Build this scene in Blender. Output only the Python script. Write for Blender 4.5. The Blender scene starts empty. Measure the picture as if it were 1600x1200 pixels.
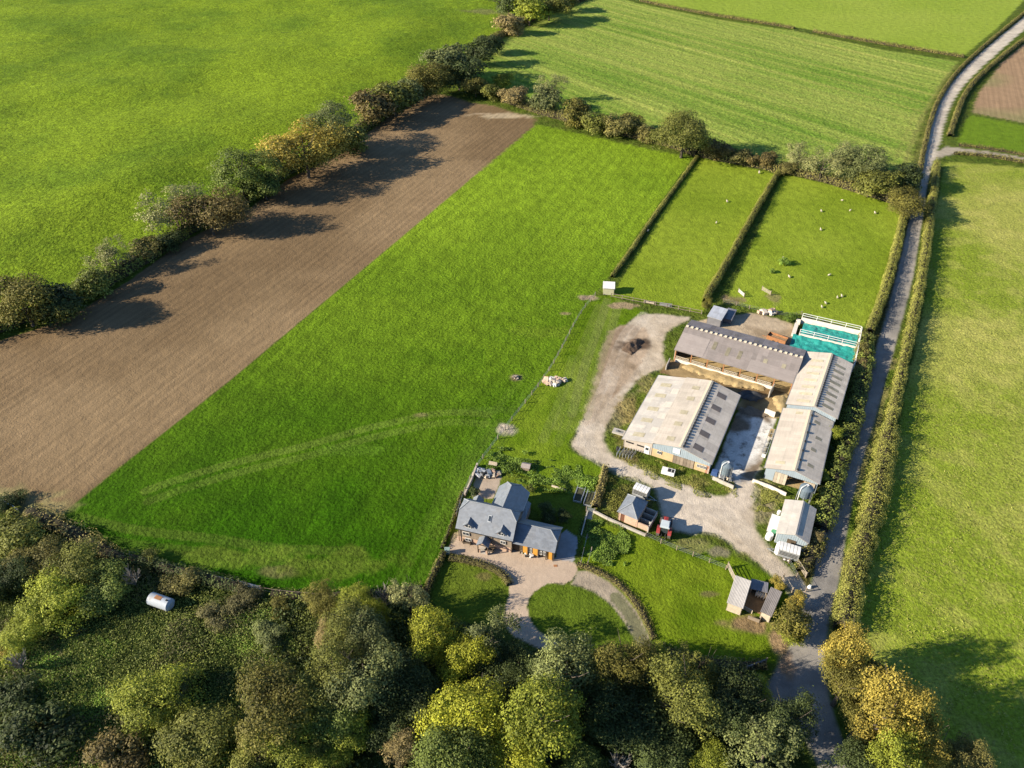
import bpy, bmesh, math, random
import numpy as np
from mathutils import Vector, Matrix
SC = bpy.context.scene
COL = SC.collection
R = math.radians
# ---------------------------------------------------------------- camera
H = 100.0; PITCH = R(38.3); FPX = 1180.0          # drone 100 m up, looking down 38 degrees
cd = bpy.data.cameras.new('camera'); cam = bpy.data.objects.new('camera', cd); COL.objects.link(cam)
cam.location = (0, 0, H); cam.rotation_euler = (math.pi/2 - PITCH, 0, 0)
cd.sensor_width = 36; cd.lens = FPX/1600*36; cd.clip_start = 1; cd.clip_end = 9000
SC.camera = cam
# ---------------------------------------------------------------- light
SUN_EL = R(23.0); SUN_AZ = R(11.0)                 # shadows travel towards +X, a little towards +Y
w = bpy.data.worlds.new('World'); SC.world = w; w.use_nodes = True
nt = w.node_tree; bg = nt.nodes['Background']
sky = nt.nodes.new('ShaderNodeTexSky'); sky.sky_type = 'NISHITA'; sky.sun_disc = False
sky.sun_elevation = SUN_EL; sky.sun_rotation = math.atan2(-math.cos(SUN_AZ), -math.sin(SUN_AZ)) % (2*math.pi)
sky.altitude = 100; sky.dust_density = .3; sky.ozone_density = 5.0
nt.links.new(sky.outputs[0], bg.inputs[0]); bg.inputs[1].default_value = 0.075
sl = bpy.data.lights.new('sun', 'SUN'); so = bpy.data.objects.new('sun', sl); COL.objects.link(so)
sl.energy = 5.0; sl.angle = R(0.55); sl.color = (1.0, 0.88, 0.70)
so.rotation_euler = Vector((math.cos(SUN_EL)*math.cos(SUN_AZ), math.cos(SUN_EL)*math.sin(SUN_AZ), -math.sin(SUN_EL))).to_track_quat('-Z', 'Y').to_euler()
so.location = (-80, -20, 120)
SC.view_settings.view_transform = 'Standard'; SC.view_settings.look = 'None'
SC.view_settings.exposure = 1.5; SC.view_settings.gamma = 1.0; SC.view_settings.use_curve_mapping = False
SC.render.engine = 'CYCLES'
SC.cycles.max_bounces = 5; SC.cycles.diffuse_bounces = 3; SC.cycles.transparent_max_bounces = 4
SC.cycles.caustics_reflective = False; SC.cycles.caustics_refractive = False
# ---------------------------------------------------------------- helpers
def P(px, py, z=0.0):
    """where the survey pixel (1600 x 1200) of the photograph meets the level z"""
    v = py - 600; dn = FPX*math.sin(PITCH) + v*math.cos(PITCH); fw = FPX*math.cos(PITCH) - v*math.sin(PITCH)
    k = (H - z)/dn
    return ((px - 800)*k, fw*k)
def ppm(py, z=0.0):
    return (FPX*math.sin(PITCH) + (py - 600)*math.cos(PITCH))/(H - z)
def pl(pts, z=0.0): return [P(a, b, z) for a, b in pts]

def fr(x): return x - np.floor(x)
def _h(i, j, s): return fr(np.sin(i*127.1 + j*311.7 + s*74.7)*43758.5453)
def vn(x, y, s=0.):
    i = np.floor(x); j = np.floor(y); u = x - i; v = y - j
    u = u*u*(3 - 2*u); v = v*v*(3 - 2*v)
    a = _h(i, j, s); b = _h(i + 1, j, s); c = _h(i, j + 1, s); d = _h(i + 1, j + 1, s)
    return a + (b - a)*u + (c - a)*v + (a - b - c + d)*u*v
def fbm(x, y, s=0., o=3):
    t = 0; a = .5; n = 0
    for k in range(o):
        t = t + a*vn(x, y, s + k*7.3); n += a; a *= .5; x = x*2.03 + 5.1; y = y*2.03 + 1.7
    return t/n
def sst(a, b, x):
    t = np.clip((x - a)/(b - a), 0, 1); return t*t*(3 - 2*t)
def segd(ax, ay, bx, by, X, Y):
    dx, dy = bx - ax, by - ay; t = np.clip(((X - ax)*dx + (Y - ay)*dy)/(dx*dx + dy*dy + 1e-12), 0, 1)
    return np.hypot(X - ax - t*dx, Y - ay - t*dy)
def sdf(poly, X, Y, m=8.0):
    """signed distance to a polygon, positive inside, clamped to -m away from it"""
    xs = [p[0] for p in poly]; ys = [p[1] for p in poly]
    out = np.full(X.shape, -m); k = (X > min(xs) - m) & (X < max(xs) + m) & (Y > min(ys) - m) & (Y < max(ys) + m)
    if not k.any(): return out
    x = X[k]; y = Y[k]; d = np.full(x.shape, 1e9); ins = np.zeros(x.shape, bool)
    n = len(poly)
    for i in range(n):
        ax, ay = poly[i]; bx, by = poly[(i + 1) % n]
        d = np.minimum(d, segd(ax, ay, bx, by, x, y))
        c = ((ay > y) != (by > y)) & (x < (bx - ax)*(y - ay)/((by - ay) if by != ay else 1e-9) + ax)
        ins ^= c
    out[k] = np.where(ins, d, -d); return out
def lined(pts, X, Y, m=6.0):
    xs = [p[0] for p in pts]; ys = [p[1] for p in pts]
    out = np.full(X.shape, m); k = (X > min(xs) - m) & (X < max(xs) + m) & (Y > min(ys) - m) & (Y < max(ys) + m)
    x = X[k]; y = Y[k]; d = np.full(x.shape, m)
    for a, b in zip(pts[:-1], pts[1:]): d = np.minimum(d, segd(a[0], a[1], b[0], b[1], x, y))
    out[k] = d; return out
def smooth(pts, n=2):
    for _ in range(n):
        q = [pts[0]]
        for a, b in zip(pts[:-1], pts[1:]):
            q += [(a[0]*.75 + b[0]*.25, a[1]*.75 + b[1]*.25), (a[0]*.25 + b[0]*.75, a[1]*.25 + b[1]*.75)]
        pts = q + [pts[-1]]
    return pts

# ---- materials
MATS = {}
class NT:
    def __init__(s, name):
        s.m = bpy.data.materials.new(name); s.m.use_nodes = True; s.t = s.m.node_tree; s.b = s.t.nodes['Principled BSDF']; s.o = s.t.nodes['Material Output']
    def n(s, t, **k):
        q = s.t.nodes.new('ShaderNode' + t)
        for a, b in k.items(): setattr(q, a, b)
        return q
    def l(s, a, b): s.t.links.new(a, b)
    def coord(s, kind='Object', sc=(1, 1, 1), rot=(0, 0, 0)):
        c = s.n('TexCoord'); m = s.n('Mapping'); m.inputs['Scale'].default_value = sc; m.inputs['Rotation'].default_value = rot
        s.l(c.outputs[kind], m.inputs['Vector']); return m.outputs[0]
    def noise(s, scale, detail=3, rough=.6, vec=None):
        q = s.n('TexNoise'); q.inputs['Scale'].default_value = scale; q.inputs['Detail'].default_value = detail; q.inputs['Roughness'].default_value = rough
        if vec is not None: s.l(vec, q.inputs['Vector'])
        return q.outputs['Fac']
    def rng(s, v, a, b, c, d):
        q = s.n('MapRange'); s.l(v, q.inputs[0])
        for i, x in enumerate((a, b, c, d)): q.inputs[i + 1].default_value = x
        return q.outputs[0]
    def math(s, op, a, b=None):
        q = s.n('Math', operation=op)
        for i, x in enumerate((a, b)):
            if x is None: continue
            if isinstance(x, (int, float)): q.inputs[i].default_value = x
            else: s.l(x, q.inputs[i])
        return q.outputs[0]
    def mix(s, f, a, b, bt='MIX'):
        q = s.n('Mix', data_type='RGBA', blend_type=bt)
        for sock, x in ((q.inputs[0], f), (q.inputs[6], a), (q.inputs[7], b)):
            if isinstance(x, (int, float)): sock.default_value = x
            elif isinstance(x, tuple): sock.default_value = (*x, 1)
            else: s.l(x, sock)
        return q.outputs[2]
    def scale(s, col, v):
        q = s.n('VectorMath', operation='SCALE'); s.l(col, q.inputs[0])
        if isinstance(v, (int, float)): q.inputs['Scale'].default_value = v
        else: s.l(v, q.inputs['Scale'])
        return q.outputs[0]
    def attr(s, name):
        q = s.n('Attribute'); q.attribute_name = name; return q
    def bump(s, h, strength=1, dist=.1):
        q = s.n('Bump'); q.inputs['Strength'].default_value = strength; q.inputs['Distance'].default_value = dist
        s.l(h, q.inputs['Height']); s.l(q.outputs[0], s.b.inputs['Normal'])
def mat(name, col, rough=.85, amt=.25, sc=1.5, fine=.12, fsc=14, tone=False, metal=0., spec=.3, stain=None, streak=0., bumpd=0.):
    """plain weathered surface: two noises over a base colour, optional per sheet tone, stain colour and run-off streaks"""
    if name in MATS: return MATS[name]
    t = NT(name); v = t.coord()
    f = t.rng(t.noise(sc, 4, .65, v), .25, .75, 1 - amt, 1 + amt)
    f2 = t.rng(t.noise(fsc, 3, .7, v), .25, .75, 1 - fine, 1 + fine)
    f = t.math('MULTIPLY', t.math('MULTIPLY', f, f2), .74)
    if tone: f = t.math('MULTIPLY', f, t.attr('tone').outputs['Fac'])
    rgb = t.n('RGB'); rgb.outputs[0].default_value = (*col, 1); c = rgb.outputs[0]
    if stain:
        c = t.mix(t.rng(t.noise(sc*.7, 5, .7, v), .5, .72, 0, 1), c, stain)
    if streak:
        vs = t.coord(sc=(.12, 2.2, 1)) if streak > 0 else t.coord(sc=(2.2, .12, 1))
        c = t.scale(c, t.rng(t.noise(1.6, 4, .7, vs), .3, .75, 1 + abs(streak), 1 - abs(streak)))
    t.l(t.scale(c, f), t.b.inputs['Base Color'])
    t.b.inputs['Roughness'].default_value = rough; t.b.inputs['Metallic'].default_value = metal
    t.b.inputs['Specular IOR Level'].default_value = spec
    if bumpd: t.bump(t.noise(fsc, 4, .7, v), .7, bumpd)
    MATS[name] = t.m; return t.m

# ---- mesh making
class MB:
    def __init__(s): s.v = []; s.f = []; s.t = []
    def add(s, vs, fs, tone=1.0):
        o = len(s.v); s.v += [tuple(p) for p in vs]; s.f += [tuple(i + o for i in q) for q in fs]; s.t += [tone]*len(fs); return s
    def poly(s, *pts, tone=1.0): return s.add(pts, [tuple(range(len(pts)))], tone)
    def box(s, a, b, tone=1.0):
        (x0, y0, z0), (x1, y1, z1) = a, b
        return s.add([(x0,y0,z0),(x1,y0,z0),(x1,y1,z0),(x0,y1,z0),(x0,y0,z1),(x1,y0,z1),(x1,y1,z1),(x0,y1,z1)],
                     [(0,3,2,1),(4,5,6,7),(0,1,5,4),(1,2,6,5),(2,3,7,6),(3,0,4,7)], tone)
    def slab(s, top, th, tone=1.0):
        """closed plate below the polygon top (list of 3D points, counter-clockwise seen from outside)"""
        a = [Vector(p) for p in top]; nrm = (a[1] - a[0]).cross(a[2] - a[0]).normalized(); n = len(a)
        b = [p - nrm*th for p in a]
        return s.add(a + b, [tuple(range(n)), tuple(reversed(range(n, 2*n)))] + [((i + 1) % n, i, i + n, (i + 1) % n + n) for i in range(n)], tone)
    def bar(s, a, b, w, h=None, tone=1.0):
        """square bar from a to b"""
        h = h or w; a = Vector(a); b = Vector(b); d = (b - a).normalized()
        up = Vector((0, 0, 1)) if abs(d.z) < .95 else Vector((1, 0, 0))
        x = d.cross(up).normalized()*(w/2); y = x.cross(d).normalized()*(h/2)
        q = [a - x - y, a + x - y, a + x + y, a - x + y, b - x - y, b + x - y, b + x + y, b - x + y]
        return s.add(q, [(0,1,2,3),(7,6,5,4),(0,4,5,1),(1,5,6,2),(2,6,7,3),(3,7,4,0)], tone)
    def tube(s, a, b, r0, r1=None, n=8, cap=True, tone=1.0):
        r1 = r0 if r1 is None else r1; a = Vector(a); b = Vector(b); d = (b - a).normalized()
        up = Vector((0, 0, 1)) if abs(d.z) < .95 else Vector((1, 0, 0))
        x = d.cross(up).normalized(); y = x.cross(d)
        vs = [a + (x*math.cos(6.28318*i/n) + y*math.sin(6.28318*i/n))*r0 for i in range(n)] + [b + (x*math.cos(6.28318*i/n) + y*math.sin(6.28318*i/n))*r1 for i in range(n)]
        fs = [((i + 1) % n, i, i + n, (i + 1) % n + n) for i in range(n)]
        if cap: fs += [tuple(range(n)), tuple(reversed(range(n, 2*n)))]
        return s.add(vs, fs, tone)
    def build(s, name, m, parent=None, loc=None, smooth=False):
        me = bpy.data.meshes.new(name); me.from_pydata(s.v, [], s.f); me.materials.append(m)
        at = me.attributes.new('tone', 'FLOAT', 'FACE'); at.data.foreach_set('value', s.t)
        if smooth: me.polygons.foreach_set('use_smooth', [True]*len(s.f))
        me.update()
        return link(name, me, parent, loc)
def link(name, me, parent=None, loc=None):
    o = bpy.data.objects.new(name, me); COL.objects.link(o)
    if parent: o.parent = parent
    if loc: o.location = loc
    return o
def tag(o, label, cat, group=None, kind=None):
    o['label'] = label; o['category'] = cat
    if group: o['group'] = group
    if kind: o['kind'] = kind
    return o
def thing(name, label, cat, loc=(0, 0, 0), rz=0., group=None):
    o = bpy.data.objects.new(name, None); COL.objects.link(o); o.empty_display_size = .5
    o.location = loc; o.rotation_euler = (0, 0, rz); return tag(o, label, cat, group)
def again(src, name, parent, loc, rz=None, scale=None):
    """a part that shares the mesh of an alike part"""
    o = link(name, src.data, parent, loc)
    if rz is not None: o.rotation_euler = (0, 0, rz)
    if scale is not None: o.scale = scale
    return o
def copy_tree(o, loc, rz, label, parent=None):
    c = o.copy(); COL.objects.link(c)
    if parent: c.parent = parent
    else: c.location = loc; c.rotation_euler = (0, 0, rz); c['label'] = label
    for ch in list(o.children): copy_tree(ch, None, None, None, c)
    return c
def np_mesh(name, V, F, cols=None, mats=(), fattr=None):
    me = bpy.data.meshes.new(name); V = np.asarray(V, np.float32); F = np.asarray(F, np.int32); k = F.shape[1]
    me.vertices.add(len(V)); me.vertices.foreach_set('co', V.ravel())
    me.loops.add(F.size); me.loops.foreach_set('vertex_index', F.ravel())
    me.polygons.add(len(F)); me.polygons.foreach_set('loop_start', np.arange(0, F.size, k, dtype=np.int32))
    try: me.polygons.foreach_set('loop_total', np.full(len(F), k, np.int32))
    except Exception: pass
    for nm, c in (cols or {}).items():
        if c.ndim == 2:
            a = me.attributes.new(nm, 'FLOAT_COLOR', 'POINT'); q = np.ones((len(V), 4), np.float32); q[:, :3] = c; a.data.foreach_set('color', q.ravel())
        else:
            a = me.attributes.new(nm, 'FLOAT', 'POINT'); a.data.foreach_set('value', c.astype(np.float32))
    for nm, c in (fattr or {}).items():
        a = me.attributes.new(nm, 'FLOAT', 'FACE'); a.data.foreach_set('value', c.astype(np.float32))
    for m in mats: me.materials.append(m)
    me.update(calc_edges=True); return me
# ================================================================ GROUND
def ground_mat(name, bump_sc, bump_d, var=.35, vsc=.6, fine=.3, fsc=3.5, furrow=None, rough=1.0, spec=.05, patch=None):
    t = NT(name); v = t.coord(); c = t.attr('Col').outputs['Color']
    f = t.rng(t.noise(vsc, 4, .6, v), .28, .72, 1 - var, 1 + var)
    f = t.math('MULTIPLY', f, t.rng(t.noise(fsc, 4, .75, v), .3, .7, 1 - fine, 1 + fine))
    h = t.math('ADD', t.noise(bump_sc, 4, .65, v), t.math('MULTIPLY', t.noise(bump_sc*.22, 2, .5, v), 1.2))
    if furrow:                                        # drill lines: (angle, period m, colour depth, relief)
        ang, per, dep, rel = furrow
        vr = t.coord(rot=(0, 0, -ang)); wob = t.n('TexWave', wave_type='BANDS', bands_direction='Y', wave_profile='SIN')
        wob.inputs['Scale'].default_value = .31416/per*1.0; wob.inputs['Distortion'].default_value = 2.2; wob.inputs['Detail'].default_value = 2; wob.inputs['Detail Scale'].default_value = .35
        t.l(vr, wob.inputs['Vector'])
        vs = t.coord(rot=(0, 0, -ang), sc=(1, 1, 1)); ms = t.n('Mapping'); ms.inputs['Scale'].default_value = (.008, 2.0/per, 1); t.l(vs, ms.inputs['Vector'])
        st = t.noise(1.0, 4, .7, ms.outputs[0])
        f = t.math('MULTIPLY', f, t.rng(wob.outputs['Fac'], 0, 1, 1 - dep, 1 + dep*.6))
        f = t.math('MULTIPLY', f, t.rng(st, .3, .72, 1 - dep*2.6, 1 + dep*2.2))
        h = t.math('ADD', h, t.math('MULTIPLY', wob.outputs['Fac'], rel))
    if patch: c = t.mix(t.rng(t.noise(patch[1], 4, .7, v), .52, .7, 0, patch[2]), c, patch[0])
    t.l(t.scale(c, t.math('MULTIPLY', f, .72)), t.b.inputs['Base Color']); t.b.inputs['Roughness'].default_value = rough; t.b.inputs['Specular IOR Level'].default_value = spec
    t.bump(h, 1.0, bump_d); return t.m
ANG_F = math.atan2(P(838,195)[1] - P(187,730)[1], P(838,195)[0] - P(187,730)[0])     # field direction
ANG_C = math.atan2(P(1180,170)[1] - P(880,75)[1], P(1180,170)[0] - P(880,75)[0])
GM = {
 'mead': ground_mat('meadow_turf', 1.2, .4, .18, .3, .6, 1.1),
 'past': ground_mat('pasture_turf', 2.0, .28, .14, .3, .5, 1.8, patch=((.30, .27, .09), 1.3, .6)),
 'grass': ground_mat('grass_turf', 1.5, .34, .2, .4, .28, 2.6),
 'fine': ground_mat('short_grass_turf', 2.2, .22, .18, .35, .36, 2.4),
 'lush': ground_mat('lush_grass', 1.5, .36, .22, .2, .5, 1.7, furrow=(ANG_F, 3.1, .05, .08)),
 'rough': ground_mat('rough_grass_turf', 1.1, .8, .35, .45, .4, 2.2, patch=((.12, .11, .03), .3, .5)),
 'crop': ground_mat('drilled_crop', 1.1, .5, .2, .5, .5, .95, furrow=(ANG_C, 5.5, .06, .1)),
 'soil': ground_mat('ploughed_soil', 2.5, .15, .12, .2, .16, 4, furrow=(ANG_F, 2.1, .065, .06)),
 'dirt': ground_mat('pale_dirt', 4, .08, .2, .5, .16, 5),
 'road': ground_mat('worn_asphalt', 9, .02, .22, .35, .2, 5, rough=.9),
 'conc': ground_mat('yard_concrete', 6, .02, .14, .8, .14, 7, rough=.85),
 'stain': ground_mat('stained_concrete', 6, .02, .2, .5, .2, 3, rough=.85, patch=((.13, .105, .08), .55, .9)),
 'brick': ground_mat('brick_paving', 7, .03, .12, .5, .2, 7, rough=.9),
 'scrub': ground_mat('scrub_soil', 1.0, .7, .4, .4, .4, 2.2),
}
def L3(a, b, t): return np.asarray(a)[None, :]*(1 - t[:, None]) + np.asarray(b)[None, :]*t[:, None]
# colours (linear base colours)
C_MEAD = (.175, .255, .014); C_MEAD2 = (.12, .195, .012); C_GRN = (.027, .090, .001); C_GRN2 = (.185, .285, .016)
C_PAD = (.10, .165, .014); C_ROUGH = (.085, .13, .014); C_DIRT = (.40, .32, .22); C_MUD = (.25, .175, .11); C_SOIL = (.225, .15, .095)
C_ROAD = (.20, .195, .19); C_DRY = (.22, .19, .07); C_DARKG = (.04, .075, .008)
diag_edge = [(0,532),(100,500),(200,440),(287,377),(390,325),(450,280),(540,235),(610,180),(675,147)]
hedge_mid = [(-260,640),(-120,570),(0,512),(100,480),(200,425),(290,365),(390,312),(450,268),(540,222),(610,170),(675,132),(720,105),(760,70),(800,45),(850,22),(910,0),(960,-22),(1010,-60)]
row2 = [(735,138),(800,162),(860,182),(950,205),(1050,228),(1090,243),(1160,256),(1220,268),(1280,280),(1330,296),(1400,318),(1415,325)]
laneL = [(1305,1290),(1282,1200),(1245,1130),(1205,1105),(1190,1085),(1212,1045),(1240,1000),(1257,950),(1266,925),(1276,850),(1302,740),(1338,650),(1366,560),(1397,450),(1421,345),(1434,265),(1445,225),(1457,180),(1475,145),(1498,115),(1540,75),(1600,27),(1700,-60)]
laneR = [(1355,1290),(1334,1200),(1302,1120),(1289,1060),(1287,1000),(1308,930),(1320,850),(1340,740),(1369,650),(1393,560),(1424,450),(1441,345),(1452,268),(1466,232),(1479,180),(1493,150),(1515,122),(1553,88),(1600,46),(1710,-40)]
track_out = [(1075,496),(1013,489),(985,500),(965,520),(952,560),(940,600),(922,640),(905,670),(890,694),(897,706),(948,730),(970,742),(1000,748),(1020,762),(1030,785),(1034,808),(1050,832),(1075,833),(1110,832),(1135,845),(1170,872),(1205,897),(1232,915),(1250,938),(1262,965),(1275,935),(1262,918),(1243,903),(1220,875),(1192,845),(1180,822),(1176,795),(1175,755),(1190,735),(1195,728),(1150,725),(1148,762),(1137,777),(1107,772),(1070,760),(1032,746),(1016,735),(967,722),(946,698),(944,672),(967,629),(996,590),(1026,580),(1042,574),(1034,557),(1037,525),(1055,509),(1075,502)]
NR = .30
def cstripe(x, y):
    c = -x*math.sin(ANG_C) + y*math.cos(ANG_C) + 5*vn(x*.01, y*.01, 3.3); k = np.abs(fr(c/11.5) - .5); s = sst(.14, .05, k)*(.35 + .65*_h(np.floor(c/11.5), 0*c, 2.))
    return np.maximum(s, .7*sst(.07, .02, np.abs(fr(c/11.5 + .33) - .5)))*(.5 + .5*vn(x*.03, y*.03, 6.))
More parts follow.
